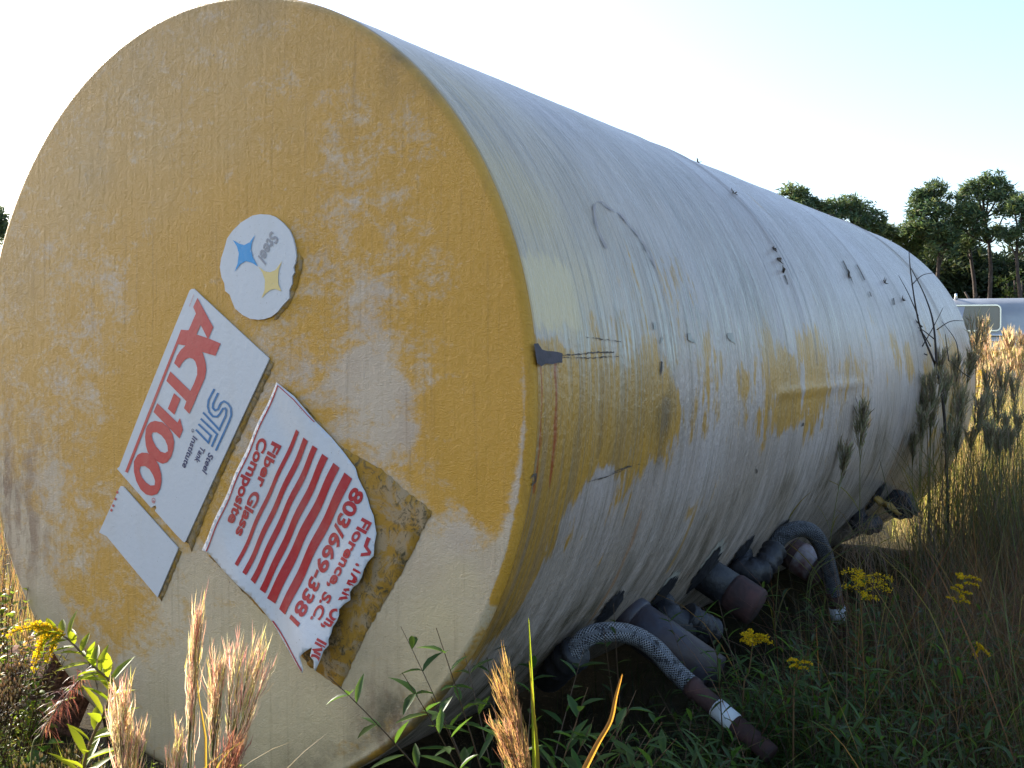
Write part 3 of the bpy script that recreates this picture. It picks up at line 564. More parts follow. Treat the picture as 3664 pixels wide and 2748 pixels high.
for a in ([(690,850),(700,850),(750,960),(780,1040),(745,975)], [(800,880),(808,880),(870,1000),(862,1005)], [(900,1095),(908,1095),(922,1130),(914,1132)], [(1090,1145),(1098,1145),(1106,1195),(1098,1200)], [(1168,1150),(1185,1150),(1180,1165),(1170,1162)], [(225,960),(235,960),(262,1040),(255,1040)], [(355,935),(366,935),(364,942),(356,942)]):
    m = MB(); m.add(*shell_poly(a, Z7, .004, .012)); m.build('scratch', M_crk, tank, smooth=False)
Zc = (1700, 1100, 1.3825)
for a in ([(550,862),(640,835),(735,800),(640,840)], [(265,850),(280,825),(298,820),(298,860),(275,882),(272,875),(290,855),(290,830),(280,838)], [(1618,568),(1624,570),(1620,585),(1614,583)], [(1385,795),(1395,810),(1388,820)]):
    m = MB(); m.add(*shell_poly(a, Zc, .004, .012)); m.build('scratch', M_crk, tank, smooth=False)
M_chip = mat_simple('white_chipped_gelcoat', (0.42, 0.40, 0.35), .5, .15, 30)
for a in ([(1490,820),(1520,815),(1530,850),(1545,880),(1530,875),(1495,848)], [(1255,815),(1275,820),(1280,850),(1300,860),(1305,880),(1260,860)], [(1095,855),(1105,835),(1112,850),(1100,880),(1093,880)], [(1050,755),(1065,750),(1070,790),(1055,800)]):
    m = MB(); m.add(*shell_poly(a, SZ, .004, .01)); m.build('paint_chip', M_chip, tank, smooth=False)
M_stain = mat_simple('brown_tide_mark', (0.43, 0.34, 0.30), .5, .12, 12)
P = [(772, 315), (722, 205), (700, 115), (706, 52), (742, 40), (782, 75), (850, 110), (912, 182), (972, 255), (1012, 325), (1052, 400), (1066, 432)]; Q = [np.array(p, float) for p in P]
P = [tuple(q) for q in smooth_path([np.array([a, b, 0]) for a, b in P], 4)]; wv = [4 + 2 * math.sin(i * 1.3) for i in range(len(P))]
m = MB(); m.add(*shell_poly([(p[0] - w_, p[1] + w_ * .4) for p, w_ in zip(P, wv)] + [(p[0] + w_, p[1] - w_ * .4) for p, w_ in list(zip(P, wv))[::-1]], SZ, .0055, .02)); m.build('tide_mark', M_stain, tank)
# bent lifting hooks: small torn tabs on the crown
def spur(pxy, L=.05):
    m = MB()
    s_, t_ = cyl(*pxy)
    for k in range(4):
        b = on_shell(s_, t_, .0); e = on_shell(s_ + random.uniform(-L, L), t_ + random.uniform(-.03, .03), L * random.uniform(.3, .9)); m.tube([b, (b + e) / 2 + random.uniform(-.006, .006), e], [.004, .003, .001], 5)
    m.build('torn_tab', M_crk, tank)
for pxy in ((2765, 887), (2780, 925), (2803, 975), (2925, 745), (2972, 768), (2626, 694), (3037, 990), (3166, 1010), (3232, 1075), (2495, 576)): spur(pxy, .018)

# ------------------------------------------------------------------ fittings on the tank's underside
M_black = mat_simple('tarred_iron', (0.022, 0.022, 0.028), .55, .3, 30, bump=.9, bscale=60)
M_blue_p = mat_simple('blue_grey_pipe', (0.036, 0.038, 0.056), .5, .2, 9, bump=.5, dark=(0.035, 0.020, 0.020))
M_rust = mat_simple('rusty_iron', (0.08, 0.032, 0.028), .8, .3, 14, bump=.6, dark=(0.035, 0.02, 0.02))
M_lab = mat_simple('white_label', (0.68, 0.70, 0.74), .5, .03, 60, bump=.1)
M_lab2 = mat_simple('flaking_white_paint', (0.36, 0.34, 0.36), .7, .3, 9, dark=(0.14, 0.05, 0.045))
kb = N('steel_braid'); uvb = kb.coord('UV'); ub, vb, _ = kb.sep(uvb)
wa = kb.math('SINE', kb.math('MULTIPLY', kb.math('ADD', ub, vb), 6.2832)); wb_ = kb.math('SINE', kb.math('MULTIPLY', kb.math('SUBTRACT', ub, vb), 6.2832)); wm = kb.math('SUBTRACT', kb.math('MAXIMUM', wa, wb_), kb.math('MULTIPLY', kb.ss(kb.noise(kb.coord(), 45, 5, .7), .45, .7), 1.1))
kb.bsdf(kb.mix(kb.ss(wm, .0, .8), (0.025, 0.025, 0.03), (0.34, 0.355, 0.39)), .42, kb.bump(wm, .8, .004), kb.math('MULTIPLY', kb.ss(wm, 0, .8), .6)); M_braid = kb.m
def hose(pts, rad, name, mat, n=20, vs_=110, us_=16):
    P = smooth_path(pts, 10); mb = MB(); mb.tube(P, rad, n); o = mb.build(name, mat, tank); me = o.data
    uvl = me.uv_layers.new(name='UVMap'); li = np.empty(len(me.loops), np.int32); me.loops.foreach_get('vertex_index', li)
    cum = np.concatenate([[0], np.cumsum([np.linalg.norm(P[i + 1] - P[i]) for i in range(len(P) - 1)])]); cum = np.append(cum, cum[-1])
    uvl.data.foreach_set('uv', np.stack([(li % n) / n * us_, cum[np.minimum(li // n, len(P))] * vs_], 1).astype(np.float32).ravel()); return o
def L3(x, y, d): return to_local(at(x, y, d))
def depth_of(x, y):
    s_, t_ = cyl(x, y); P = on_shell(s_, t_, 0); Pw = C0 * np.array([1, 1, 0]) + TR * P[0] + TA * P[1] + np.array([0, 0, P[2]]); return (Pw - CAM) @ FWD
ED = np.array([math.cos(math.radians(27)), 0, -math.sin(math.radians(27))])          # the way the nozzles stick out
def nozzle(pxy, length, rad, mat, name, coll=None, sink=.12, flange=None, dirv=None):
    s_, t_ = cyl(*pxy); B = on_shell(s_, t_, -sink); dv = ED if dirv is None else dirv; mb = MB()
    mb.tube([B, B + dv * (sink + length)], [rad, rad], 28); o = mb.build(name, mat, tank, smooth=True)
    if coll:
        for (a, b, rr, mm, nm) in coll:
            c = MB(); q0 = B + dv * (sink + a); q1 = B + dv * (sink + b); e = (b - a) * .12
            c.tube([q0, q0 + dv * e, q1 - dv * e, q1], [rr * .93, rr, rr, rr * .93], 28); c.build(nm, mm, o)
    return o, B
def tar(pxy, rad, chip=False):                                             # ragged black tar collar where a nozzle meets the wrap
    s_, t_ = cyl(*pxy); L = []
    for i in range(40):
        a = 2 * PI * i / 40; rr = rad * random.uniform(.8, 1.25); L.append((s_ + rr * math.cos(a), t_ * R + rr * 1.25 * math.sin(a)))
    vs = [on_shell(s_, t_, .02)] + [on_shell(p[0], p[1] / R, .006) for p in L]; m_ = MB(); m_.add(vs, [(0, 1 + i, 1 + (i + 1) % 40) for i in range(40)]); m_.build('tar_collar', M_black, tank)
    if not chip: return
    L2 = [((p[0] - s_) * .9 + s_ - .01, (p[1] - t_ * R) * .8 + t_ * R + rad * .75) for p in L]; m_ = MB(); m_.add([on_shell(s_, t_, .0035)] + [on_shell(p[0], p[1] / R, .0035) for p in L2], [(0, 1 + i, 1 + (i + 1) % 40) for i in range(40)]); m_.build('chipped_edge', M_chip, tank)
tar((2180, 2175), .06); tar((2370, 2120), .060, True); tar((2520, 2040), .08, True); tar((2650, 1975), .06); tar((2790, 1900), .05); tar((3130, 1780), .08)
o1, B1_ = nozzle((2225, 2225), .36, .078, M_blue_p, 'outlet_pipe', [(.0, .05, .084, M_blue_p, 'pipe_rim')])
o2, B2_ = nozzle((2520, 2075), .14, .072, M_black, 'outlet_pipe', [(.11, .23, .078, M_rust, 'coupling')])
o3, B3_ = nozzle((2800, 1985), .20, .075, M_rust, 'outlet_pipe', [(.06, .16, .080, M_lab2, 'label_band'), (.16, .19, .09, M_rust, 'coupling')])
# elbows
def elbow(a, b, c, rad, name='pipe_elbow', mat=M_black):
    mb = MB(); P = smooth_path([a, b, c], 8); mb.tube(P, [rad * (1 + .12 * math.sin(i * 1.9)) for i in range(len(P))], 18); return mb.build(name, mat, tank)
d1 = depth_of(2370, 2150)
elbow(L3(2340, 2125, d1 + .05), L3(2400, 2215, d1 - .12), L3(2520, 2260, d1 - .05), .052)
elbow(L3(2455, 2200, d1 - .12), L3(2500, 2230, d1 - .10), L3(2555, 2262, d1 - .05), .046, 'pipe_union')
d2 = depth_of(2650, 2000)
elbow(L3(2640, 1980, d2 + .05), L3(2665, 2045, d2 - .12), L3(2740, 2035, d2 - .10), .055)
elbow(L3(2700, 2045, d2 - .1), L3(2745, 2010, d2 - .1), L3(2775, 1960, d2 - .05), .048, 'pipe_union')
d3 = depth_of(3060, 1850)
elbow(L3(3060, 1835, d3 + .05), L3(3085, 1880, d3 - .12), L3(3140, 1870, d3 - .1), .05)
elbow(L3(3200, 1790, d3 + .45), L3(3225, 1815, d3 + .35), L3(3270, 1800, d3 + .3), .07)
# braided hoses
dh = depth_of(2010, 2340)
elbow(L3(1960, 2420, dh + .06), L3(2010, 2375, dh - .10), L3(2070, 2330, dh - .16), .050, 'hose_fitting')
hose([L3(2052, 2338, dh - .155), L3(2095, 2283, dh - .17), L3(2170, 2262, dh - .17), L3(2260, 2272, dh - .15), L3(2340, 2318, dh - .15), L3(2410, 2395, dh - .15), L3(2480, 2460, dh - .16)], [.031] * 61, 'braided_hose', M_braid)
pp = MB(); A_, B_ = L3(2470, 2452, dh - .16), L3(2760, 2700, dh - .36); pp.tube([A_, A_ + (B_ - A_) * .08, A_ + (B_ - A_) * .085, B_], [.034, .034, .029, .029], 18); po = pp.build('hose_pipe', M_rust, tank)
pl_ = MB(); pl_.tube([A_ + (B_ - A_) * .33, A_ + (B_ - A_) * .57], [.0305, .0305], 24); pl_.build('white_label', M_lab, po)
dk = depth_of(2770, 1935)
kb.m  # bright braid
M_braid2 = M_braid.copy(); M_braid2.name = 'tarnished_braid'
for nd in M_braid2.node_tree.nodes:
    if nd.type == 'MIX': nd.inputs[7].default_value = (0.14, 0.15, 0.17, 1)
hose([L3(2762, 1985, dk - .10), L3(2790, 1925, dk - .12), L3(2850, 1893, dk - .12), L3(2905, 1905, dk - .10), L3(2945, 1965, dk - .06), L3(2970, 2055, dk), L3(2985, 2125, dk + .03)], [.036] * 61, 'braided_hose', M_braid2, vs_=90)
pp = MB(); A_, B_ = L3(2982, 2115, dk + .03), L3(3022, 2300, dk + .05); pp.tube([A_, A_ + (B_ - A_) * .1, B_], [.040, .034, .034], 18); po = pp.build('hose_pipe', M_rust, tank)
pl_ = MB(); pl_.tube([A_ + (B_ - A_) * .30, A_ + (B_ - A_) * .56], [.0352, .0352], 24); pl_.build('white_label', M_lab, po)
# yellow rag-like strap of cut wrap hanging at the far fitting
m = MB()
for k in range(3):
    c0 = L3(3110 + k * 18, 1768 + k * 10, d3 + .05); pts = [c0 + np.array([.02 * i, .01 * math.sin(i * 2 + k), -.012 * i + .012 * math.sin(i * 1.7 + k)]) for i in range(7)]
    m.tube(pts, [.010, .016, .012, .018, .012, .014, .005], 6)
m.build('peeled_wrap', mat_simple('yellow_wrap_scrap', (0.34, 0.20, 0.03), .6, .2, 20), tank)

# ------------------------------------------------------------------ timbers chocked under the tank's left
kt = N('weathered_timber'); ot = kt.coord()
gr = kt.noise(kt.mapv(ot, (3, 60, 60)), 1, 6, .6, .4)
kt.bsdf(kt.mix(kt.ss(gr, .4, .62), (0.08, 0.038, 0.025), (0.26, 0.13, 0.085)), .85, kt.bump(gr, .9, .01), spec=.2); M_timber = kt.m
for i, (p, dx, dz, rz, lab) in enumerate(((at(150, 2400, 3.88), 0, 0, 8, 'upper weathered brown timber chocked under the left of the tank'), (at(165, 2500, 3.86), .03, 0, 5, 'lower weathered brown timber under another at the left of the tank'))):
    mb = MB(); nseg = 14; vs = []; Lx, Hh = .46, .15
    for j in range(nseg + 1):
        x_ = -Lx / 2 + Lx * j / nseg - .04
        for (yy_, zz_) in ((-.07, -Hh / 2), (.07, -Hh / 2), (.07, Hh / 2), (-.07, Hh / 2)): vs.append((x_, yy_ + random.uniform(-.003, .003), zz_ + random.uniform(-.003, .003)))
    fs = [(j * 4 + k, j * 4 + (k + 1) % 4, j * 4 + 4 + (k + 1) % 4, j * 4 + 4 + k) for j in range(nseg) for k in range(4)] + [(3, 2, 1, 0), (nseg * 4, nseg * 4 + 1, nseg * 4 + 2, nseg * 4 + 3)]
    mb.add(vs, fs); o = mb.build('timber', M_timber, None, smooth=False); o.location = (-1.78 + dx, p[1], .20 if i == 0 else .05); o.rotation_euler = (math.radians(-38), math.radians(-10), math.radians(rz - 32))
    md = o.modifiers.new('b', 'BEVEL'); md.width = .006; md.segments = 2
    tag(o, lab, 'timber', 'timbers under the tank')

# ------------------------------------------------------------------ silver camper beyond the tank
vb = at(3700, 1329, 19.5)
camper = empty('camper', (vb[0] - .3, vb[1], -.03), math.radians(-9), label='old silver camper with chrome trimmed windows standing behind the tall grass', cat='camper')
M_alu = mat_simple('dull_aluminium_skin', (0.36, 0.37, 0.39), .38, .08, 3, metal=.35, bump=.08)
M_chr = mat_simple('polished_trim', (0.75, 0.74, 0.72), .2, .05, 10, metal=.8, bump=.05)
M_glass = mat_simple('tinted_glass', (0.10, 0.11, 0.13), .08, .1, 2, bump=.02, spec=.9)
M_rub = mat_simple('black_rubber', (0.012, 0.012, 0.014), .6, .1, 20)
mb = MB(); prof_c = [(-1.1, .45), (-1.12, 1.0), (-1.12, 2.30), (-1.05, 2.50), (-.85, 2.62), (0, 2.68), (.85, 2.62), (1.05, 2.50), (1.12, 2.3), (1.12, .45)]
np_ = len(prof_c); ends = [(-3.6, .93), (-3.45, 1.0), (3.2, 1.0), (3.4, .93)]
vs = [(x_, y_ * sc, .45 + (z_ - .45) * (sc if sc == 1 else .97)) for x_, sc in ends for y_, z_ in prof_c]
fs = [(i * np_ + k, i * np_ + (k + 1) % np_, (i + 1) * np_ + (k + 1) % np_, (i + 1) * np_ + k) for i in range(3) for k in range(np_)] + [tuple(range(np_ - 1, -1, -1)), tuple(3 * np_ + k for k in range(np_))]
mb.add(vs, fs); mb.build('body', M_alu, camper)
mb = MB(); mb.box(-.1, -1.13, 1.96, 6.3, .03, .045); mb.box(-.1, -1.13, 1.86, 6.3, .03, .025); mb.build('trim_strip', M_chr, camper)
def rrect(x0, x1, z0, z1, r_, n=6):
    P = []
    for cx, cz, a0 in ((x1 - r_, z1 - r_, 0), (x0 + r_, z1 - r_, 90), (x0 + r_, z0 + r_, 180), (x1 - r_, z0 + r_, 270)):
        P += [(cx + r_ * math.cos(math.radians(a0 + 90 * i / n)), cz + r_ * math.sin(math.radians(a0 + 90 * i / n))) for i in range(n + 1)]
    return P
def window_(x0, x1, z0, z1, mat, fw, r_=.09):
    y_ = -1.12; O, I = rrect(x0, x1, z0, z1, r_), rrect(x0 + fw, x1 - fw, z0 + fw, z1 - fw, r_ * .7); n = len(O); mb = MB()
    vs = [(p[0], y_ - .035, p[1]) for p in O] + [(p[0], y_ - .035, p[1]) for p in I] + [(p[0], y_ + .01, p[1]) for p in O] + [(p[0], y_ - .005, p[1]) for p in I]
    fs = [(k, (k + 1) % n, n + (k + 1) % n, n + k) for k in range(n)] + [(k, 2 * n + k, 2 * n + (k + 1) % n, (k + 1) % n) for k in range(n)] + [(n + k, n + (k + 1) % n, 3 * n + (k + 1) % n, 3 * n + k) for k in range(n)]
    mb.add(vs, fs); f = mb.build('window', mat, camper, smooth=False)
    mb = MB(); mb.add([(p[0], y_ - .012, p[1]) for p in I], [tuple(range(n - 1, -1, -1))]); mb.build('pane', M_glass, f)
    return f
wd = window_(-2.35, -.62, 2.03, 2.50, M_chr, .024)
mb = MB(); c = [(-1.95, 2.04), (-1.91, 2.04), (-1.66, 2.47), (-1.70, 2.47)]; mb.add([(a, -1.15, b) for a, b in c] + [(a, -1.13, b) for a, b in c], [(0, 1, 2, 3), (0, 4, 5, 1), (1, 5, 6, 2), (2, 6, 7, 3), (3, 7, 4, 0)])
mb.build('slide_rail', M_rub, wd)
mb = MB(); mb.add([(-2.30, -1.145, 2.07), (-1.96, -1.145, 2.07), (-1.70, -1.145, 2.465), (-2.30, -1.145, 2.465)], [(0, 1, 2, 3)]); mb.add([(-1.9, -1.14, 2.07), (-1.3, -1.14, 2.07), (-1.22, -1.14, 2.465), (-1.64, -1.14, 2.465)], [(0, 1, 2, 3)])
mb.build('curtain', mat_simple('pale_curtain', (0.42, 0.45, 0.56), .8, .05, 10), wd)
window_(-.08, 1.3, 2.0, 2.60, M_rub, .13, .26); window_(-3.3, -2.55, 2.05, 2.48, M_chr, .035)
mb = MB(); mb.tube([(-1.3, -.85, 2.62), (-1.3, -.85, 2.68), (-1.3, -.85, 2.72)], [.03, .02, .02], 8); mb.build('roof_vent', M_chr, camper)
for x_ in (-2.2, 1.9):
    for y_ in (-1.0, 1.0):
        mb = MB(); mb.tube([(x_, y_ - .1, .36), (x_, y_ + .1, .36)], .36, 24); wh = mb.build('wheel', M_rub, camper)
        mb = MB(); mb.tube([(x_, y_ - .12, .36), (x_, y_ + .12, .36)], .18, 16); mb.build('rim', M_chr, wh)

# ------------------------------------------------------------------ plants
M_leaf = mat_veg('green_leaf', .56, .42, .35, (1.9, 1.85, .8)); M_dry = mat_veg('dry_straw', .58, .38, .6, (1.45, 1.30, 1.02)); M_flower = mat_veg('goldenrod_bloom', .4, .7, .1); M_stem = mat_veg('plant_stem', .10, .5)
def jit(c, a=.2):
    k = 1 + random.uniform(-a, a); return tuple(max(0, x * k * (1 + random.uniform(-a, a) * .4)) for x in c)
def nrm(v): return v / (np.linalg.norm(v) + 1e-9)
Z_ = np.array([0, 0, 1.0])
def blade(mb, p, d, L, wd, droop, col, seg=5, tip=None, side=None):
    """ribbon leaf from p along d, bending downwards"""
    p = np.array(p, float); d = nrm(np.array(d, float)); s_ = side if side is not None else nrm(np.cross(d, Z_) + rng.normal(0, .15, 3)); vs = []; cs = []
    st = L / seg
    for i in range(seg + 1):
        t = i / seg; wv = wd * (1 - t) ** .55 * (min(1, .45 + t * 2)); n_ = nrm(np.cross(s_, d))
        vs += [p - s_ * wv / 2 + n_ * wv * .12, p + s_ * wv / 2 + n_ * wv * .12]; cs += [col if tip is None else tuple(a * (1 - t) + b * t for a, b in zip(col, tip))] * 2
        d = nrm(d + np.array([0, 0, -droop / seg])); p = p + d * st
    n0 = len(mb.v); mb.v.extend([tuple(map(float, x)) for x in vs]); mb.c.extend(cs); mb.f.extend([(n0 + 2 * i, n0 + 2 * i + 1, n0 + 2 * i + 3, n0 + 2 * i + 2) for i in range(seg)]); mb.m.extend([0] * seg)
def leaf(mb, p, d, L, wd, col, up=None, curl=.25):
    """lance-shaped leaf, folded on its midrib"""
    p = np.array(p, float); d = nrm(np.array(d, float)); u = up if up is not None else Z_; s_ = nrm(np.cross(d, u) + 1e-6); n_ = nrm(np.cross(s_, d)); vs = []
    for t, wv in ((0, .12), (.22, .75), (.5, 1), (.78, .6), (1, .02)):
        c = p + d * L * t - n_ * curl * L * t * t; h_ = wd / 2 * wv; vs += [c - s_ * h_ + n_ * h_ * .5, c, c + s_ * h_ + n_ * h_ * .5]
    fs = []
    for i in range(4): a = i * 3; fs += [(a, a + 1, a + 4, a + 3), (a + 1, a + 2, a + 5, a + 4)]
    mb.add(vs, fs, col)
def plant(name, parts, loc, label, cat, group=None, rz=0):
    root = empty(name, tuple(loc), rz, label=label, cat=cat, group=group)
    for nm, mb, mt in parts:
        if mb.v: mb.build(nm, mt, root)
    return root
def raceme(mb, a, b, n, L, spread, cols, wd=.0016):
    a, b = np.array(a, float), np.array(b, float); ax = nrm(b - a)
    for i in range(n):
        t = random.random() ** .85; p = a + (b - a) * t + rng.normal(0, .003, 3); dv = nrm(ax + rng.normal(0, spread, 3)); c = jit(random.choice(cols), .3)
        l_ = L * random.uniform(.5, 1.15); s_ = nrm(np.cross(dv, rng.normal(0, 1, 3))) * wd * random.uniform(.6, 1.5) / 2; m_ = p + dv * l_ * .5 + rng.normal(0, .0025, 3); e = p + dv * l_
        mb.add([p - s_ * .6, p + s_ * .6, m_ + s_ * 1.3, e, m_ - s_ * 1.3], [(0, 1, 2, 4), (4, 2, 3)], c)
HEADC = [(0.62, 0.43, 0.37), (0.62, 0.52, 0.34), (0.74, 0.64, 0.50), (0.50, 0.27, 0.25), (0.44, 0.42, 0.16)]
def bluestem_parts(h, hl, lean=(0, 0), nb=9, dens=1.0, spread=.16, flare=.25, leaves=5, cols=HEADC, wd=.0011):
    st, lv, hd = MB(), MB(), MB(); l_ = np.array([lean[0], lean[1], 0])
    P = [np.array([0, 0, 0]) + l_ * (t ** 2) * h + Z_ * h * t for t in np.linspace(0, 1, 9)]
    st.tube(P[:8], [.0030 - .0002 * i for i in range(8)], 5, (0.16, 0.16, 0.05))
    for i in range(leaves):
        t = random.uniform(.05, .62); p = P[0] + l_ * t * t * h + Z_ * h * t; a = random.uniform(0, 2 * PI)
        blade(lv, p, (math.cos(a) * .45, math.sin(a) * .45, 1), random.uniform(.22, .42), random.uniform(.005, .009), random.uniform(.6, 1.8), jit((0.14, 0.16, 0.04)), 6, tip=jit((0.26, 0.17, 0.06)))
    base = h - hl; ax = nrm(P[-1] - P[-3])
    for i in range(nb):
        t0 = random.uniform(0, .55); a0 = P[0] + l_ * ((base + hl * t0) / h) ** 2 * h + Z_ * (base + hl * t0); a = random.uniform(0, 2 * PI)
        dv = nrm(ax + flare * random.uniform(.2, 1) * np.array([math.cos(a), math.sin(a), 0])); L_ = hl * (1 - t0) * random.uniform(.75, 1.02)
        hd.tube([a0, a0 + dv * L_ * .5, a0 + dv * L_], [.0014, .001, .0004], 3, (0.20, 0.17, 0.06), cap=False)
        raceme(hd, a0 + dv * L_ * .1, a0 + dv * L_, int(44 * dens), hl * .22, spread, cols, wd)
    return [('stem', st, M_stem), ('leaf_blades', lv, M_leaf), ('seed_head', hd, M_dry)]
def foot(pxx, tipy, depth, lean=(0, 0)):
    """where a plant stands whose tip shows at this point of the photograph; returns location and height"""
    T = at(pxx, tipy, depth); return (T[0] - lean[0] * T[2], T[1] - lean[1] * T[2], 0), T[2]
# foreground seed heads, sunlit
GF = 'seed heads in the sunlit foreground'
for (x_, y_, d_, hl, lean, kw, lab) in (
    (690, 2222, 1.85, .34, (.02, 0), dict(nb=7, flare=.07, spread=.09, dens=1.2), 'tallest slim golden grass head standing before the lower left of the tank'),
    (905, 2335, 1.75, .25, (.12, 0), dict(nb=9, flare=.24, spread=.13, dens=1.25), 'broad pink and gold grass head leaning right, right of the slim one'),
    (770, 2350, 1.78, .25, (.02, 0), dict(nb=6, flare=.14, spread=.14, dens=1.2), 'short upright pink grass head touching the broad one on its left'),
    (425, 2478, 1.70, .22, (-.02, 0), dict(nb=8, flare=.15, spread=.13, dens=1.3), 'pink bristly grass head left of the tallest slim one'),
    (480, 2575, 1.72, .20, (.04, 0), dict(nb=6, flare=.15, spread=.12, dens=1.2), 'low gold grass head close behind the pink bristly one'),
    (632, 2630, 1.62, .17, (.02, 0), dict(nb=7, flare=.15, spread=.12, dens=1.2), 'small pale grass head at the foot of the tallest slim one'),
    (845, 2625, 1.70, .18, (.14, 0), dict(nb=7, flare=.22, spread=.14, dens=1.2, cols=[(0.25, 0.10, 0.09), (0.30, 0.17, 0.11)]), 'dusky red grass head leaning right below the broad pink one'),
    (1795, 2385, 1.62, .25, (-.14, 0), dict(nb=8, flare=.13, spread=.12, dens=1.3, cols=[(0.46, 0.32, 0.14), (0.38, 0.27, 0.10), (0.34, 0.20, 0.13)]), 'bright golden grass head leaning left in the bottom centre'),
    (1800, 2570, 1.58, .16, (-.16, 0), dict(nb=7, flare=.2, spread=.13, dens=1.2, cols=[(0.46, 0.32, 0.14), (0.40, 0.22, 0.15)]), 'smaller golden tuft below the leaning golden head')):
    loc, h_ = foot(x_, y_, d_, lean); plant('bluestem', bluestem_parts(h_, hl, lean, **kw), loc, lab, 'seed head plant', GF)
# single sunlit blades
def lone_blade(pts, depth, wd, col, name, lab, rd=.0):
    mb = MB(); P = smooth_path([at(x, y, depth) for x, y in pts], 6); P = [P[0] * np.array([1, 1, 0])] + P if 0 else P
    n = len(P); b = P[0].copy(); base = np.array([b[0] + rd, b[1], 0.0]); P = [base] + P; n += 1; vs = []; 
    for i, p in enumerate(P):
        t = i / (n - 1); wv = wd * (1 - t) ** .5; vs += [p + np.array([-wv / 2, wv * .3, 0]) - base, p + np.array([0, -wv * .2, 0]) - base, p + np.array([wv / 2, wv * .3, 0]) - base]
    fs = []
    for i in range(n - 1): a = i * 3; fs += [(a, a + 1, a + 4, a + 3), (a + 1, a + 2, a + 5, a + 4)]
    mb.add(vs, fs, col); o = mb.build(name, M_leaf); o.location = base; return tag(o, lab, 'grass blade')
lone_blade([(1912, 2748), (1908, 2560), (1900, 2380), (1891, 2208)], 1.62, .0065, (0.20, 0.24, 0.03), 'grass_blade', 'tall thin yellow green blade rising beside the golden head')
lone_blade([(1925, 2748), (1920, 2650), (1905, 2500), (1893, 2362)], 1.60, .006, (0.24, 0.20, 0.03), 'grass_blade', 'shorter yellow blade crossing the tall thin one')
lone_blade([(2095, 2748), (2140, 2660), (2185, 2580), (2205, 2490), (2227, 2410)], 1.70, .011, (0.42, 0.20, 0.06), 'grass_blade', 'orange dried blade leaning right at the bottom centre')
lone_blade([(735, 2640), (722, 2560), (712, 2500), (705, 2430)], 1.72, .004, (0.3, 0.2, 0.06), 'grass_blade', 'thin straw blade left of the broad pink head')
# sunlit arching goldenrod at the left
def goldenrod(path, leafL, leafW, nleaf, plume, label, lcol=(0.13, 0.19, 0.03), pl_n=5, pl_len=.07, group=None, droop=.5, scol=(0.16, 0.09, 0.04)):
    base = np.array([path[0][0], path[0][1], 0.0]); P = [np.array(p) - base for p in path]
    if P[0][2] > .02: P = [np.array([0, 0, 0.0])] + P
    P = smooth_path(P, 8); st, lv, fl = MB(), MB(), MB(); n = len(P)
    st.tube(P, [.0036 - .0024 * i / n for i in range(n)], 5, scol)
    for i in range(nleaf):
        t = (i + random.random()) / nleaf; j = min(n - 2, int(t * (n - 1))); p = P[j]; ax = nrm(P[j + 1] - P[j]); a = i * 2.4
        u = nrm(np.cross(ax, [.3, .9, .1])); q = np.cross(ax, u); dv = nrm(ax * .55 + math.cos(a) * u + math.sin(a) * q + Z_ * .15)
        leaf(lv, p, dv, leafL * random.uniform(.7, 1.2) * (1 - .5 * t), leafW * random.uniform(.8, 1.1) * (1 - .4 * t), jit(lcol), curl=random.uniform(.1, droop))
    top = P[-1]; ax = nrm(P[-1] - P[-4])
    for i in range(plume):
        j = n - 1 - int(i / max(1, plume) * n * .22); p = P[j]; a = i * 2.2 + .4; u = nrm(np.cross(ax, [.1, 1, .2])); q = np.cross(ax, u)
        dv = nrm(ax * .55 + .8 * (math.cos(a) * u + math.sin(a) * q)); L_ = pl_len * random.uniform(.6, 1.1); pts = []; pp_ = p.copy()
        for k in range(8): pts.append(pp_.copy()); pp_ = pp_ + dv * L_ / 7; dv = nrm(dv + np.array([0, 0, -.16]))
        fl.tube(pts, [.001] * 8, 3, (0.25, 0.22, 0.03), cap=False)
        for k in range(90):
            c = pts[random.randrange(1, 8)] + rng.normal(0, pl_len * .045, 3) + Z_ * .002; r_ = random.uniform(.0018, .0034); a1, a2 = rng.normal(0, 1, 3), rng.normal(0, 1, 3); a1 = nrm(a1) * r_; a2 = nrm(np.cross(a1, a2)) * r_
            fl.add([c + a1, c + a2, c - a1, c - a2], [(0, 1, 2, 3)], jit((0.62, 0.42, 0.02), .25))
    return plant('goldenrod', [('stem', st, M_stem), ('leaves', lv, M_leaf), ('flower_plume', fl, M_flower)], base, label, 'goldenrod', group)
GG = 'goldenrods in flower'
goldenrod([at(x, y, 1.9) for x, y in ((285, 2900), (300, 2740), (335, 2630), (385, 2520), (392, 2440), (345, 2395), (290, 2335), (240, 2285), (190, 2262), (165, 2262))], .078, .023, 58, 8, 'tall sunlit goldenrod arching left over the timbers, yellow green leaves', lcol=(0.20, 0.24, 0.025), pl_len=.075, group=GG, droop=.15)
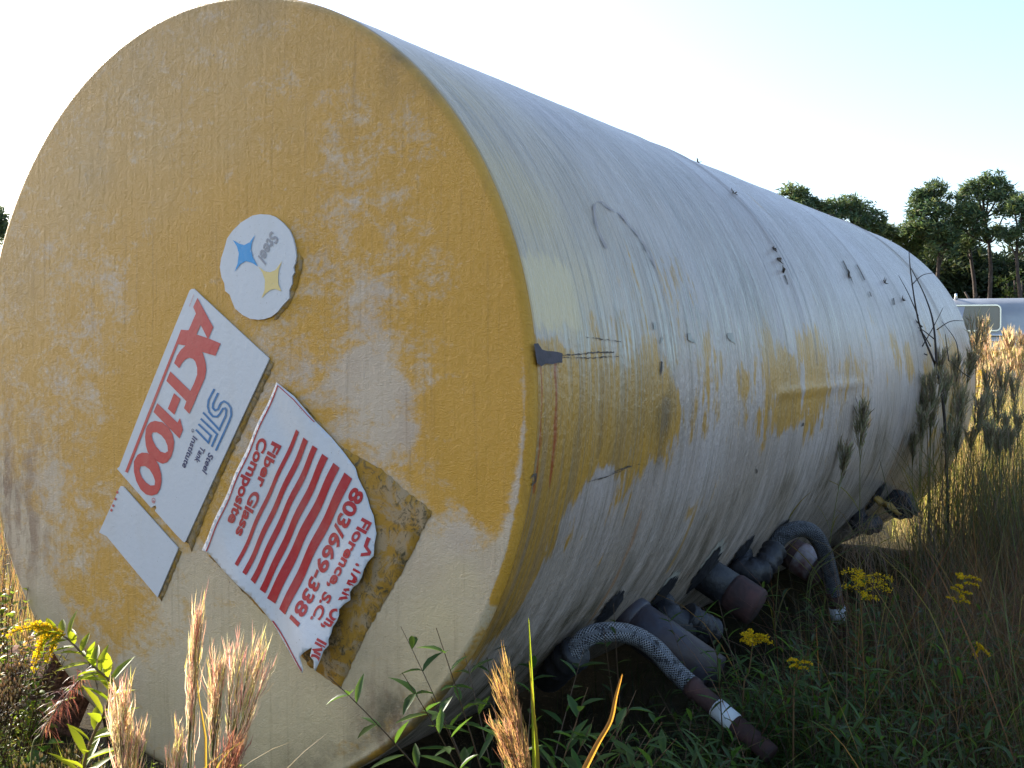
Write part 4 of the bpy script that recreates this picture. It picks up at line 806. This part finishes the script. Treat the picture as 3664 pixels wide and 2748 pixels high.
for pts, d_, lab, kw in (
    ([(2660, 2480), (2680, 2400), (2690, 2330), (2695, 2280)], 3.2, 'goldenrod with a spiky yellow head below the rusty coupling', dict(leafL=.07, leafW=.010, nleaf=26, plume=9, pl_len=.06)),
    ([(2840, 2500), (2850, 2430), (2855, 2370)], 3.0, 'small goldenrod with a faint yellow tip in the weeds', dict(leafL=.06, leafW=.009, nleaf=20, plume=5, pl_len=.04)),
    ([(3075, 2420), (3080, 2300), (3085, 2180), (3095, 2070)], 3.6, 'goldenrod with the widest yellow head right of the hose', dict(leafL=.09, leafW=.016, nleaf=34, plume=11, pl_len=.10)),
    ([(3395, 2380), (3400, 2290), (3420, 2190), (3450, 2070)], 3.6, 'goldenrod with a tall narrow yellow head farthest right', dict(leafL=.07, leafW=.010, nleaf=30, plume=12, pl_len=.05)),
    ([(3440, 2420), (3440, 2350), (3480, 2300), (3500, 2320)], 3.3, 'drooping goldenrod sprig at the right in dark weeds', dict(leafL=.05, leafW=.010, nleaf=16, plume=4, pl_len=.05)),
    ([(3530, 1700), (3530, 1450), (3535, 1340)], 8.5, 'far goldenrod glowing yellow beside the tank end', dict(leafL=.10, leafW=.02, nleaf=40, plume=12, pl_len=.16))):
    P = [at(x, y, d_) for x, y in pts]; goldenrod(P, label=lab, group=GG, lcol=(0.065, 0.11, 0.028), **kw)
# long-leaved herbs in the shade
def herb(px0, h, n_st, leafL, leafW, nleaf, spread, col, label, cat='weed', group=None, name='leafy_weed', bud=None, droop=.35, scol=(0.09, 0.05, 0.025), arch=1.1, aim=None, parts_only=False):
    st, lv, bd = MB(), MB(), MB()
    for k in range(n_st):
        a = random.uniform(0, 2 * PI) if aim is None else aim + random.uniform(-.8, .8); sp = spread * random.uniform(.4, 1); hh = h * random.uniform(.7, 1.05)
        P = [np.array([math.cos(a) * sp * hh * t ** arch, math.sin(a) * sp * hh * t ** arch, hh * (t - .25 * sp * t * t)]) for t in np.linspace(0, 1, 12)]
        st.tube(P, [.003 - .0002 * i for i in range(12)], 4, scol, cap=False)
        for i in range(nleaf):
            t = .12 + .88 * (i + random.random()) / nleaf; j = min(10, int(t * 11)); p = P[j] + (P[j + 1] - P[j]) * (t * 11 - j if j < 10 else 0); ax = nrm(P[j + 1] - P[j]); b = i * 2.4 + k; u = nrm(np.cross(ax, [.2, .8, .3])); q = np.cross(ax, u)
            dv = nrm(ax * .6 + math.cos(b) * u + math.sin(b) * q); leaf(lv, p, dv, leafL * random.uniform(.6, 1.15) * (1.1 - .5 * t), leafW * random.uniform(.8, 1.15), jit(col, .25), curl=random.uniform(.05, droop))
        if bud:
            for i in range(bud[1]):
                c = P[-1] + rng.normal(0, bud[2], 3) * np.array([1, 1, .8]); bd.tube([P[random.randint(8, 11)], c], [.0007, .0006], 3, scol, cap=False); bd.tube([c, c + Z_ * .005, c + Z_ * .010], [.0016, .0026, .001], 5, jit(bud[0]))
    parts = [('stem', st, M_stem), ('leaves', lv, M_leaf), ('flower_buds', bd, M_dry)]
    if parts_only: return parts
    return plant(name, parts, px0, label, cat, group)
def G(x, y, d): p = at(x, y, d); return (p[0], p[1], 0)
DG = (0.065, 0.12, 0.035)
herb(G(1860, 2500, 2.50), .74, 14, .115, .020, 15, .62, DG, 'broad long-leaved weed hugging the tank rim at its lower right')
herb(G(1960, 2500, 2.45), .60, 9, .12, .018, 12, .6, DG, 'long-leaved weed in front of the nearest hose fitting')
herb(G(2300, 2500, 2.60), .47, 7, .12, .014, 12, .8, DG, 'narrow-leaved weed crossing in front of the nearest braided hose')
herb(G(2490, 2500, 2.65), .40, 7, .12, .014, 13, .8, (0.07, 0.13, 0.037), 'narrow drooping-leaved weed above the white pipe label')
herb(G(2140, 2600, 2.35), .42, 6, .05, .009, 8, .3, (0.09, 0.13, 0.05), 'pale budded weed right of the golden head', bud=((0.24, 0.28, 0.15), 70, .022), name='budding_weed')
herb(G(2400, 2700, 2.35), .33, 8, .038, .014, 20, .5, (0.13, 0.18, 0.075), 'pale crinkled leafy weed in front of the white pipe label', droop=.7)
herb(G(2760, 2690, 2.40), .36, 7, .038, .014, 18, .5, (0.125, 0.17, 0.065), 'pale crinkled weed just right of the pipe label', droop=.7)
herb(G(2240, 2150, 3.05), .62, 2, .07, .012, 9, .12, (0.06, 0.10, 0.03), 'small upright sprig against the tank above the nearest hose')
herb(G(3090, 2300, 3.30), .50, 6, .12, .018, 14, .45, (0.07, 0.13, 0.034), 'bushy long-leaved weed under the widest goldenrod head')
herb(G(2900, 2500, 3.00), .42, 8, .11, .015, 14, .6, (0.065, 0.12, 0.03), 'spreading weed between the two hose pipes')
herb(G(3250, 2500, 2.95), .42, 8, .12, .013, 14, .8, (0.075, 0.115, 0.03), 'spreading weed with hanging leaves at the lower right')
for i, (x_, y_, d_, h_) in enumerate(((2330, 2420, 2.75, .46), (2480, 2500, 2.8, .30), (2400, 2480, 2.75, .42), (2600, 2400, 3.15, .60), (2720, 2350, 3.2, .62), (2280, 2500, 2.6, .40), (2560, 2380, 3.1, .42), (2700, 2300, 3.3, .45), (3000, 2500, 2.9, .46), (3250, 2350, 3.3, .5), (2620, 2250, 3.35, .42), (2800, 2350, 3.4, .46), (2930, 2150, 3.9, .55), (3060, 2050, 4.1, .6), (3180, 2200, 3.7, .5), (3320, 2150, 3.9, .55), (3480, 2200, 3.8, .5), (3600, 2400, 3.2, .5), (3400, 2650, 2.7, .42), (3100, 2650, 2.6, .40), (2900, 2680, 2.55, .36))):
    herb(G(x_, y_, d_), h_, 7, .11, .012, 13, .6, jit((0.065, 0.11, 0.03), .15), 'tall narrow-leaved weed standing in the shade by the pipes', group='tall narrow-leaved weeds by the pipes')
# drooping fountain grass
def plume_grass(path, n, label, L=.10, col=[(0.20, 0.15, 0.11), (0.17, 0.12, 0.08), (0.24, 0.18, 0.14)], group='drooping plumes'):
    base = np.array([path[0][0], path[0][1], 0.0]); P = smooth_path([np.array([0, 0, 0.0])] + [np.array(p) - base for p in path], 6); st, hd = MB(), MB(); m_ = len(P); st.tube(P, [.0028 - .0016 * i / m_ for i in range(m_)], 4, (0.10, 0.11, 0.035))
    for i in range(n):
        j = int(m_ * random.uniform(.55, .99)); p = P[j]; dv = nrm(P[min(j + 1, m_ - 1)] - P[j - 1] + rng.normal(0, .25, 3)); blade(hd, p, dv, L * random.uniform(.5, 1.3), .0022, random.uniform(.6, 1.6), jit(random.choice(col), .25), 5)
    return plant('drooping_plume', [('stem', st, M_stem), ('seed_plume', hd, M_dry)], base, label, 'plume plant', group)
plume_grass([at(x, y, 4.6) for x, y in ((2890, 2090), (2960, 1990), (3080, 1880), (3210, 1820), (3290, 1850))], 170, 'upper drooping plume grass behind the far hose', .20)
plume_grass([at(x, y, 4.5) for x, y in ((2900, 2080), (2990, 1960), (3080, 1900), (3170, 1890))], 130, 'middle drooping plume grass behind the far hose', .17)
plume_grass([at(x, y, 4.4) for x, y in ((2900, 2090), (3000, 1990), (3090, 1950), (3150, 1960))], 110, 'lowest drooping plume grass behind the far hose', .15)
# shaded seed heads along the tank
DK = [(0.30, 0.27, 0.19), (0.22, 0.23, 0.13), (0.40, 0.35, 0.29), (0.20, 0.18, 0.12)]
GS = 'seed heads in the tank shade'
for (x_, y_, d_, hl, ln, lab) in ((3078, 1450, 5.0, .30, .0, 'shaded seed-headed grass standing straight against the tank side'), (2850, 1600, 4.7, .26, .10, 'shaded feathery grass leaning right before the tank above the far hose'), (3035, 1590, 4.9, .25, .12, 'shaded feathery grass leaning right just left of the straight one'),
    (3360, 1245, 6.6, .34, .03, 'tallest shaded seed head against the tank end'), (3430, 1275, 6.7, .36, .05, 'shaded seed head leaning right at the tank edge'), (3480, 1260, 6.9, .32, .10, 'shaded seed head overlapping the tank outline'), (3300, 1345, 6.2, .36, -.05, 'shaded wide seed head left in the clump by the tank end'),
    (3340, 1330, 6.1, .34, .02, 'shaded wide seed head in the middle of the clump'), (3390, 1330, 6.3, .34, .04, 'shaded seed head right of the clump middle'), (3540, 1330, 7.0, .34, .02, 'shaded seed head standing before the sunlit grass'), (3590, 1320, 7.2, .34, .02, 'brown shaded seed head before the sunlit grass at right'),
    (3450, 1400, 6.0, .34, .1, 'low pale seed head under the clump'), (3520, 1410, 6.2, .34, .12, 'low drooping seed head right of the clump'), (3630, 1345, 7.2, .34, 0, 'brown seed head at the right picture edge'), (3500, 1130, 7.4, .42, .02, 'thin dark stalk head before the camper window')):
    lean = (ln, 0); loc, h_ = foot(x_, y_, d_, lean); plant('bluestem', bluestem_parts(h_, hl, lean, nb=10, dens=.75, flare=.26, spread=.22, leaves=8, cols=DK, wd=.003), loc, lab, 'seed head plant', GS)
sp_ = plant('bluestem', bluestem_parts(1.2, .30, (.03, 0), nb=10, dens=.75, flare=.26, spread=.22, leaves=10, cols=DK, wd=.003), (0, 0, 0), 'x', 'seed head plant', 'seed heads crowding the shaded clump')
for i in range(26):
    o = sp_ if i == 0 else copy_tree(sp_); p_ = at(random.uniform(3250, 3640), random.uniform(1380, 1560), random.uniform(5.8, 7.3)); o.location = (p_[0], p_[1], 0); k_ = p_[2] / 1.2; o.scale = (1, 1, k_); o.rotation_euler = (0, 0, random.uniform(0, 6.28))
    o['label'] = 'shaded seed-headed plant crowded among others by the tank end'
# bare dead stalk
mb = MB(); dD = 6.3; tw = [[(3345, 1300), (3290, 1160), (3262, 1000), (3252, 895)], [(3300, 1240), (3340, 1170), (3375, 1100)], [(3262, 1020), (3300, 985), (3350, 975)], [(3285, 1130), (3250, 1050), (3215, 985)], [(3352, 1310), (3340, 1160), (3310, 1060), (3260, 960)], [(3430, 1290), (3420, 1220), (3370, 1150)], [(3330, 1240), (3290, 1180), (3240, 1190)],
     [(3352, 1180), (3400, 1150), (3450, 1148)], [(3345, 1215), (3300, 1180), (3260, 1160)], [(3300, 1170), (3265, 1130), (3235, 1060)], [(3395, 1290), (3388, 1240), (3382, 1195)], [(3318, 1270), (3280, 1260), (3250, 1290)], [(3470, 1350), (3440, 1330), (3400, 1290)]]
bp = at(3400, 1700, dD); bp = np.array([bp[0], bp[1], 0])
mb.tube(smooth_path([bp * 0, at(3380, 1500, dD) - bp, at(3345, 1300, dD) - bp], 5), [.009] * 11, 6, (0.05, 0.035, 0.03))
for t_ in tw:
    P = smooth_path([at(x, y, dD + random.uniform(-.04, .04)) - bp for x, y in t_], 6); k0 = .0075 if len(t_) == 4 else .004; mb.tube(P, [k0 * (1 - .75 * i / len(P)) for i in range(len(P))], 5, (0.05, 0.035, 0.03))
o = mb.build('dead_sapling', M_stem); o.location = bp; tag(o, 'bare dark branching sapling in front of the tank end', 'sapling')

# left hand vegetation, sunlit
LGc = (0.11, 0.16, 0.03)
for x_, y_, d_, h_, lab, kw in (
    (35, 2300, 3.72, .60, 'tall leafy brown-stemmed weed against the tank at the left edge', dict(n_st=9, leafL=.05, leafW=.026, nleaf=14, spread=.22, col=(0.17, 0.22, 0.05))),
    (-15, 2300, 3.8, .72, 'dry brown twiggy weed rising highest at the left edge', dict(n_st=12, leafL=.035, leafW=.007, nleaf=34, spread=.12, col=(0.20, 0.12, 0.06))),
    (110, 2380, 3.62, .34, 'round-leaved vine trailing over the timber top', dict(n_st=7, leafL=.055, leafW=.034, nleaf=8, spread=.8, col=(0.18, 0.27, 0.04))),
    (-20, 2500, 3.2, .40, 'pale fluffy-topped weed at the left edge', dict(n_st=9, leafL=.03, leafW=.007, nleaf=16, spread=.35, col=(0.26, 0.27, 0.14), bud=((0.36, 0.30, 0.20), 60, .03))),
    (170, 2700, 2.55, .33, 'feathery pale green weed beside the arching goldenrod', dict(n_st=9, leafL=.032, leafW=.005, nleaf=40, spread=.5, col=(0.26, 0.28, 0.13), bud=((0.34, 0.30, 0.18), 50, .025))),
    (70, 2700, 2.3, .30, 'feathery weed in the bottom left corner', dict(n_st=12, leafL=.040, leafW=.004, nleaf=46, spread=.6, col=(0.27, 0.27, 0.11))),
    (340, 2700, 2.6, .30, 'low broad-leaved weed under the pink grass heads', dict(n_st=8, leafL=.06, leafW=.034, nleaf=8, spread=.7, col=(0.15, 0.26, 0.04))),
    (560, 2680, 2.4, .33, 'curly-leaved weed behind the slim grass stem', dict(n_st=9, leafL=.028, leafW=.008, nleaf=26, spread=.45, col=(0.22, 0.26, 0.09))),
    (540, 2560, 2.5, .47, 'thin branching weed with beaded tips left of the slim grass', dict(n_st=4, leafL=.016, leafW=.006, nleaf=30, spread=.35, col=(0.16, 0.18, 0.05))),
    (720, 2640, 2.5, .38, 'low weed with small leaves under the broad pink head', dict(n_st=7, leafL=.03, leafW=.008, nleaf=22, spread=.6, col=(0.20, 0.24, 0.07))),
    (60, 2660, 3.1, .22, 'dark round-leaved weed at the foot of the timbers', dict(n_st=7, leafL=.07, leafW=.045, nleaf=7, spread=.7, col=(0.06, 0.11, 0.03))),
    (390, 2360, 3.62, .33, 'faint twiggy weed standing against the end cap', dict(n_st=5, leafL=.018, leafW=.006, nleaf=22, spread=.35, col=(0.05, 0.07, 0.03)))):
    if y_ < 2330 and d_ > 4: pass
    herb(G(x_, y_, d_), h_ if x_ != 390 else .36, label=lab, group='weeds in the sunlit lower left', **kw)
for i, (x_, y_, d_, h_, c_) in enumerate(((10, 2200, 3.5, .50, (0.20, 0.26, 0.05)), (80, 2250, 3.55, .42, (0.22, 0.20, 0.07)), (-30, 2200, 3.3, .56, (0.26, 0.17, 0.10)), (50, 2450, 3.2, .34, (0.18, 0.24, 0.05)), (260, 2680, 2.7, .27, (0.24, 0.28, 0.10)), (480, 2700, 2.6, .27, (0.20, 0.26, 0.07)), (640, 2720, 2.6, .25, (0.24, 0.27, 0.10)), (160, 2740, 2.3, .26, (0.26, 0.27, 0.12)), (10, 2700, 2.4, .34, (0.22, 0.27, 0.08)), (400, 2740, 2.2, .22, (0.26, 0.28, 0.10)))):
    herb(G(x_, y_, d_), h_, 9, .034 if i % 2 else .045, .009 if i % 2 else .018, 22, .45, c_, 'small sunlit leafy weed in the tangle at the lower left', group='small sunlit weeds at the lower left')
# reddish bristly plume leaning over the timbers
plume_grass([at(x, y, 2.3) for x, y in ((110, 2748), (150, 2620), (215, 2520), (300, 2415))], 230, 'reddish bristly plume leaning right across the timbers', .045, [(0.32, 0.12, 0.10), (0.30, 0.20, 0.11), (0.20, 0.07, 0.06)])

# ------------------------------------------------------------------ small weeds scattered in the shade and in the sun
protos = []
for i, kw in enumerate((dict(n_st=6, leafL=.09, leafW=.013, nleaf=12, spread=.6, col=(0.06, 0.11, 0.03)), dict(n_st=7, leafL=.035, leafW=.011, nleaf=20, spread=.5, col=(0.085, 0.125, 0.045)), dict(n_st=8, leafL=.05, leafW=.005, nleaf=26, spread=.4, col=(0.075, 0.055, 0.025)))):
    protos.append(herb((0, 0, 0), .38, label='x', name='small_weed', **kw))
LB = ['low dark green weed with long leaves in the shaded undergrowth', 'low weed with small pale leaves in the shaded undergrowth', 'wiry reddish weed in the shaded undergrowth']
used = [False] * 3; cnt = 0
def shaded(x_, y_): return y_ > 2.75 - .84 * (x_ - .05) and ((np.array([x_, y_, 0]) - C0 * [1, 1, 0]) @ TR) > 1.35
while cnt < 130:
    y_ = 2.3 + 5.7 * random.random() ** 1.7; x_ = random.uniform(.15, .5 * y_)
    if not shaded(x_, y_): continue
    if y_ < 3.25 and .115 < x_ / y_ < .27: continue
    k = random.choice([0, 0, 1, 2, 2]); o = protos[k] if not used[k] else copy_tree(protos[k]); used[k] = True
    o.location = (x_, y_, 0); o.rotation_euler = (0, 0, random.uniform(0, 6.28)); s_ = random.uniform(.6, 1.15) * (1 if y_ > 3 else .8); o.scale = (s_, s_, s_ * random.uniform(.8, 1.1)); o['label'] = LB[k]; o['category'] = 'weed'; o['group'] = LB[k].replace('low ', '').replace('weed', 'weeds'); cnt += 1

# ------------------------------------------------------------------ grass that nobody could count
def grass(name, n, region, hgt, wd, cols, mat, lean=.35, droop=.9, seg=4, tips=None):
    mb = MB(); k = 0
    while k < n:
        x_, y_ = region()
        if x_ is None: continue
        a = random.uniform(0, 2 * PI); c = jit(random.choice(cols), .3)
        blade(mb, (x_, y_, -.02), (math.cos(a) * lean * random.random(), math.sin(a) * lean * random.random(), 1), random.uniform(*hgt), random.uniform(*wd), random.uniform(.1, droop), c, seg, tip=tips); k += 1
    return tag(mb.build(name, mat), kind='stuff')
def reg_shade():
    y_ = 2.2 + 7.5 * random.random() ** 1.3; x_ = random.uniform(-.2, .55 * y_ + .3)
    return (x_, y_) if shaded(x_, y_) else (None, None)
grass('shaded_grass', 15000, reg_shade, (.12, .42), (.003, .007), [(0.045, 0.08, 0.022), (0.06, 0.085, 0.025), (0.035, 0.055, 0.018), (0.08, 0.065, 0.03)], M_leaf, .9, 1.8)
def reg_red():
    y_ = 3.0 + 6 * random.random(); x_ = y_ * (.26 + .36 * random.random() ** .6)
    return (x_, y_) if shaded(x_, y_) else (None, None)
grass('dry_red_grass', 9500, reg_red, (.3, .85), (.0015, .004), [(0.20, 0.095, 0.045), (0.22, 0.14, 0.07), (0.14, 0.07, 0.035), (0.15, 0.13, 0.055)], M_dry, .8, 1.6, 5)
def reg_left():
    y_ = 2.3 + 3.2 * random.random() ** 1.1; x_ = random.uniform(-.62 * y_, -.12 * y_)
    q = (np.array([x_, y_, 0]) - C0 * [1, 1, 0]); return (None, None) if (q @ TA) > -.05 and abs(q @ TR) < 1.35 else (x_, y_)
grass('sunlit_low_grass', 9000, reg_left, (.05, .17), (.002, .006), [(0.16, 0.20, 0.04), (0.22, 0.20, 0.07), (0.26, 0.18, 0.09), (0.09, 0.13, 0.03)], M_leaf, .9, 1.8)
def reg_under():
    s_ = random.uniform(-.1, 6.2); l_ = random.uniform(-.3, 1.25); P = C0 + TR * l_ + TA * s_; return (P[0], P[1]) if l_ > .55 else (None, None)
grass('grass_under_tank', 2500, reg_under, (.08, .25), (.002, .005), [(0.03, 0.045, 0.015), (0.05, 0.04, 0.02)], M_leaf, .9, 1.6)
def reg_bent():
    y_ = 2.7 + 4.5 * random.random(); x_ = y_ * random.uniform(.12, .55); return (x_, y_) if shaded(x_, y_) else (None, None)
grass('bent_dry_stems', 260, reg_bent, (.6, 1.0), (.003, .006), [(0.26, 0.17, 0.08), (0.20, 0.19, 0.07), (0.24, 0.11, 0.06), (0.15, 0.20, 0.06)], M_leaf, 1.5, 2.6, 8)
def reg_end():
    s_ = random.uniform(3.6, 6.6); l_ = 1.3 + 1.7 * random.random() ** 1.2; P = C0 + TR * l_ + TA * s_; return (P[0], P[1])
grass('tall_shaded_grass', 3200, reg_end, (.5, 1.25), (.003, .007), [(0.10, 0.12, 0.05), (0.15, 0.13, 0.07), (0.08, 0.10, 0.035), (0.18, 0.13, 0.08)], M_dry, .35, .9, 5)
# ------------------------------------------------------------------ sunlit field beyond the tank
FC = [(0.54, 0.43, 0.30), (0.58, 0.50, 0.34), (0.48, 0.35, 0.27), (0.44, 0.40, 0.18)]
fproto = [plant('bluestem', bluestem_parts(1.6, .36, (ln, ln2), nb=9, dens=.55, flare=.2, spread=.18, leaves=9, cols=FC, wd=.0055), (0, 0, 0), 'x', 'seed head plant') for ln, ln2 in ((.03, 0), (-.06, .03), (.12, .02), (.0, -.06))]
fu = [False] * 4; cnt = 0
while cnt < 260:
    y_ = 7.6 + 7.5 * random.random() ** 1.2; x_ = y_ * random.uniform(.40, .60)
    q = np.array([x_, y_, 0]) - C0 * [1, 1, 0]
    if (q @ TA) < TL + .25 and (q @ TR) < 1.9: continue
    k = random.randrange(4); o = fproto[k] if not fu[k] else copy_tree(fproto[k]); fu[k] = True
    o.location = (x_, y_, 0); o.rotation_euler = (0, 0, random.uniform(0, 6.28)); s_ = random.uniform(.78, 1.05); o.scale = (s_, s_, s_); o['label'] = 'pink and gold seed head standing in the sunlit field behind the tank'; o['group'] = 'seed heads in the sunlit field'; cnt += 1
def reg_field():
    y_ = 7.4 + 10 * random.random() ** 1.2; x_ = y_ * random.uniform(.36, .64); q = np.array([x_, y_, 0]) - C0 * [1, 1, 0]
    return (None, None) if (q @ TA) < TL + .15 and (q @ TR) < 1.6 else (x_, y_)
grass('field_grass', 13000, reg_field, (.6, 1.4), (.004, .009), [(0.30, 0.30, 0.09), (0.42, 0.34, 0.17), (0.46, 0.34, 0.20), (0.22, 0.25, 0.07)], M_dry, .3, .8, 4)
def reg_lf():
    y_ = 4.6 + 8 * random.random() ** 1.3; x_ = -y_ * random.uniform(.44, .62); q = np.array([x_, y_, 0]) - C0 * [1, 1, 0]
    return (None, None) if (q @ TA) > -.1 and (q @ TR) > -1.3 else (x_, y_)
grass('left_field_grass', 3500, reg_lf, (.12, .32), (.004, .008), [(0.17, 0.17, 0.045), (0.26, 0.19, 0.08), (0.22, 0.13, 0.07)], M_dry, .4, .9, 4)

# ------------------------------------------------------------------ pines
kp = N('pine_needles'); cp = kp.attr('col', 0); bp_ = kp.bsdf(cp, .65, spec=.2); tp = kp.n('ShaderNodeBsdfTranslucent'); kp.l(kp.mix(1.0, cp, (1.3, 1.3, .8), 'MULTIPLY'), tp.inputs[0])
mp = kp.n('ShaderNodeMixShader'); mp.inputs[0].default_value = .3; kp.l(bp_.outputs[0], mp.inputs[1]); kp.l(tp.outputs[0], mp.inputs[2]); kp.l(mp.outputs[0], kp.out.inputs[0]); M_needle = kp.m
M_bark = mat_simple('pine_bark', (0.085, 0.06, 0.048), .9, .3, 4, bump=.8)
def tuft(mb, c, r_, n, col):
    for i in range(n):
        d = rng.normal(0, 1, 3); d[2] = d[2] * .6 + .35; d = nrm(d); p = c + rng.normal(0, r_ * .35, 3); s_ = nrm(np.cross(d, rng.normal(0, 1, 3))) * r_ * .13; e = p + d * r_ * random.uniform(.6, 1.1)
        mb.add([p - s_, p + s_, e], [(0, 1, 2)], jit(col, .35))
def pine(base, h, crown, label, trunk_top=.95, group='pines beyond the field', seed=0, dens=1.0):
    """crown: list of (dx, z, rx, rz) clumps, dx from the trunk"""
    random.seed(seed); tr, cr = MB(), MB(); P = [np.array([.25 * math.sin(i * .9 + seed) * i / 8, .2 * math.cos(i + seed) * i / 8, h * trunk_top * i / 8]) for i in range(9)]
    tr.tube(P, [.15 * (1 - .75 * i / 8) + .02 for i in range(9)], 8)
    for (dx, z, rx, rz) in crown:
        zz = max(z - abs(dx) * .35 - rz * .2, h * .2); j = min(8, max(0, int(zz / (h * trunk_top) * 8))); c0 = P[j]; cc_ = np.array([dx, random.uniform(-.6, .6) * rx, z])
        tr.tube(smooth_path([c0, (c0 + cc_) / 2 + np.array([0, 0, -.15]), cc_], 4), [.07 - .005 * i for i in range(9)], 5)
        nt_ = int(34 * rx * rx * dens) + 14
        for i in range(nt_):
            d = nrm(rng.normal(0, 1, 3)); rr = random.uniform(.35, 1.05) ** .6; c = cc_ + d * np.array([rx, rx, rz]) * rr
            if random.random() < .3: tr.tube([cc_ + (c - cc_) * .2, c], [.02, .008], 3, cap=False)
            tuft(cr, c, .34, 20, random.choice([(0.085, 0.125, 0.070), (0.11, 0.15, 0.075), (0.15, 0.185, 0.080), (0.06, 0.10, 0.058)]))
    root = empty('pine_tree', base, 0, label=label, cat='tree', group=group); tr.build('trunk', M_bark, root); cr.build('crown', M_needle, root); return root
def ppx(x, y, D_): p = at(x, y, D_); return p
D_ = 58.0; mpx = D_ / F
def pine_at(xt, items, top, label, seed, D_=58., tt=.93, dens=1.0):
    b = at(xt, 1329, D_); cr = [((x - xt) * D_ / F, 1.3 + (1329 - y) * D_ / F, rx * D_ / F, ry * D_ / F) for x, y, rx, ry in items]
    return pine((b[0], b[1], 0), 1.3 + (1329 - top) * D_ / F, cr, label, tt, seed=seed, dens=dens)
pine_at(2850, [(2830, 700, 40, 30), (2870, 710, 45, 35), (2905, 725, 28, 22), (2850, 760, 60, 30), (2800, 770, 45, 25)], 672, 'pine whose small top just clears the tank, left of the other pines', 1)
pine_at(3035, [(3035, 735, 60, 38), (2985, 750, 48, 34), (3080, 760, 55, 38), (3125, 790, 40, 30), (3150, 815, 28, 20), (3040, 800, 90, 40), (2935, 745, 22, 14)], 695, 'rounded dark pine top rising over the tank back', 2)
pine_at(3345, [(3335, 680, 35, 26), (3300, 715, 40, 30), (3370, 715, 45, 32), (3330, 760, 60, 34), (3280, 765, 30, 20), (3390, 780, 45, 36), (3300, 815, 55, 26), (3350, 840, 60, 30), (3260, 820, 38, 18), (3370, 890, 50, 30), (3290, 700, 20, 16), (3400, 850, 30, 26)], 650, 'tall bushy pine left of the tallest pine', 3)
pine_at(3532, [(3535, 655, 45, 26), (3490, 670, 40, 26), (3585, 680, 45, 30), (3460, 700, 40, 28), (3530, 710, 50, 26), (3610, 715, 38, 26), (3450, 750, 40, 26), (3585, 760, 40, 18), (3480, 790, 40, 26), (3440, 810, 34, 24), (3570, 830, 30, 14), (3500, 840, 32, 18)], 635, 'tallest pine with an open spreading crown', 4)
pine_at(3482, [(3450, 780, 34, 24), (3500, 760, 30, 22), (3470, 860, 36, 22), (3440, 880, 32, 24)], 720, 'slender pine whose trunk stands beside the tallest pine', 5, 60.)
pine_at(3650, [(3650, 715, 28, 18), (3625, 745, 28, 18), (3680, 750, 40, 28), (3640, 830, 36, 18), (3670, 880, 34, 20), (3610, 850, 30, 18), (3700, 800, 50, 40)], 695, 'pine at the right picture edge', 6, 56.)
pine_at(3190, [(3210, 850, 50, 26), (3160, 835, 40, 22), (3250, 820, 36, 18), (3230, 880, 50, 30), (3270, 900, 40, 28), (3290, 860, 26, 20)], 810, 'low pine filling the gap between two pines', 7, 60.)
pine_at(3780, [(3780, 700, 60, 40), (3740, 760, 50, 34), (3820, 780, 60, 40), (3780, 850, 60, 40)], 650, 'pine beyond the right picture edge', 8, 62.)
pine_at(-30, [(-20, 780, 40, 34), (-60, 760, 50, 40), (-5, 810, 26, 26), (-50, 840, 70, 50)], 735, 'dark tree top at the left picture edge', 9, 50.)
# far woodland reading as one dark mass under the pines
random.seed(31); cr = MB()
for i in range(620):
    x_ = random.uniform(3130, 3760) ; D2 = random.uniform(64, 74); top = 905 + 60 * math.sin(x_ * .02) + 25 * math.sin(x_ * .07) + (0 if x_ < 3560 else 70)
    z0 = random.uniform(0, 1) ** .6; p = at(x_, 1329, D2); zt = 1.3 + (1329 - top) * D2 / F; c = np.array([p[0], p[1], .6 + (zt - .8) * z0])
    for j in range(9): tuft(cr, c + rng.normal(0, .8, 3) * np.array([1, 1, .7]), .55, 15, random.choice([(0.025, 0.042, 0.024), (0.035, 0.052, 0.026), (0.055, 0.07, 0.03)]))
tag(cr.build('woodland', M_needle), kind='stuff')
# slim lit trunks in the wood at the right
for i, x_ in enumerate((3600, 3625, 3652)):
    b = at(x_, 1329, 60.5); mb = MB(); mb.tube([(0, 0, 0), (.1, 0, 3), (.05, 0, 6.5)], [.10, .08, .05], 6); mb.mi = 0; root = empty('young_tree', (b[0], b[1], 0), 0, label=['left of three slim pale trunks at the wood edge on the right', 'middle of three slim pale trunks at the wood edge on the right', 'right of three slim pale trunks at the wood edge on the right'][i], cat='tree', group='slim trunks at the wood edge')
    mb.build('trunk', M_bark, root); cr = MB()
    for j in range(16): tuft(cr, np.array([random.uniform(-.8, .8), random.uniform(-.6, .6), random.uniform(3.5, 7)]), .4, 16, (0.045, 0.065, 0.02))
    cr.build('crown', M_needle, root)
# dead leaning trunks and a forked stump before the wood
mb = MB(); p0 = at(3478, 1100, 40); b = np.array([p0[0], p0[1], 0])
mb.tube([b * 0, at(3478, 1085, 40) - b, at(3452, 1045, 40) - b], [.09, .07, .03], 6, (0.3, 0.2, 0.12)); mb.tube([at(3490, 1090, 40) - b, at(3505, 1060, 40) - b], [.06, .02], 5, (0.3, 0.2, 0.12)); mb.tube([at(3478, 1085, 40) - b, at(3495, 1050, 40) - b, at(3482, 1052, 40) - b], [.05, .035, .02], 5)
o = mb.build('dead_snag', M_bark); o.location = b; tag(o, 'pale broken snag leaning left behind the camper roof', 'dead tree')
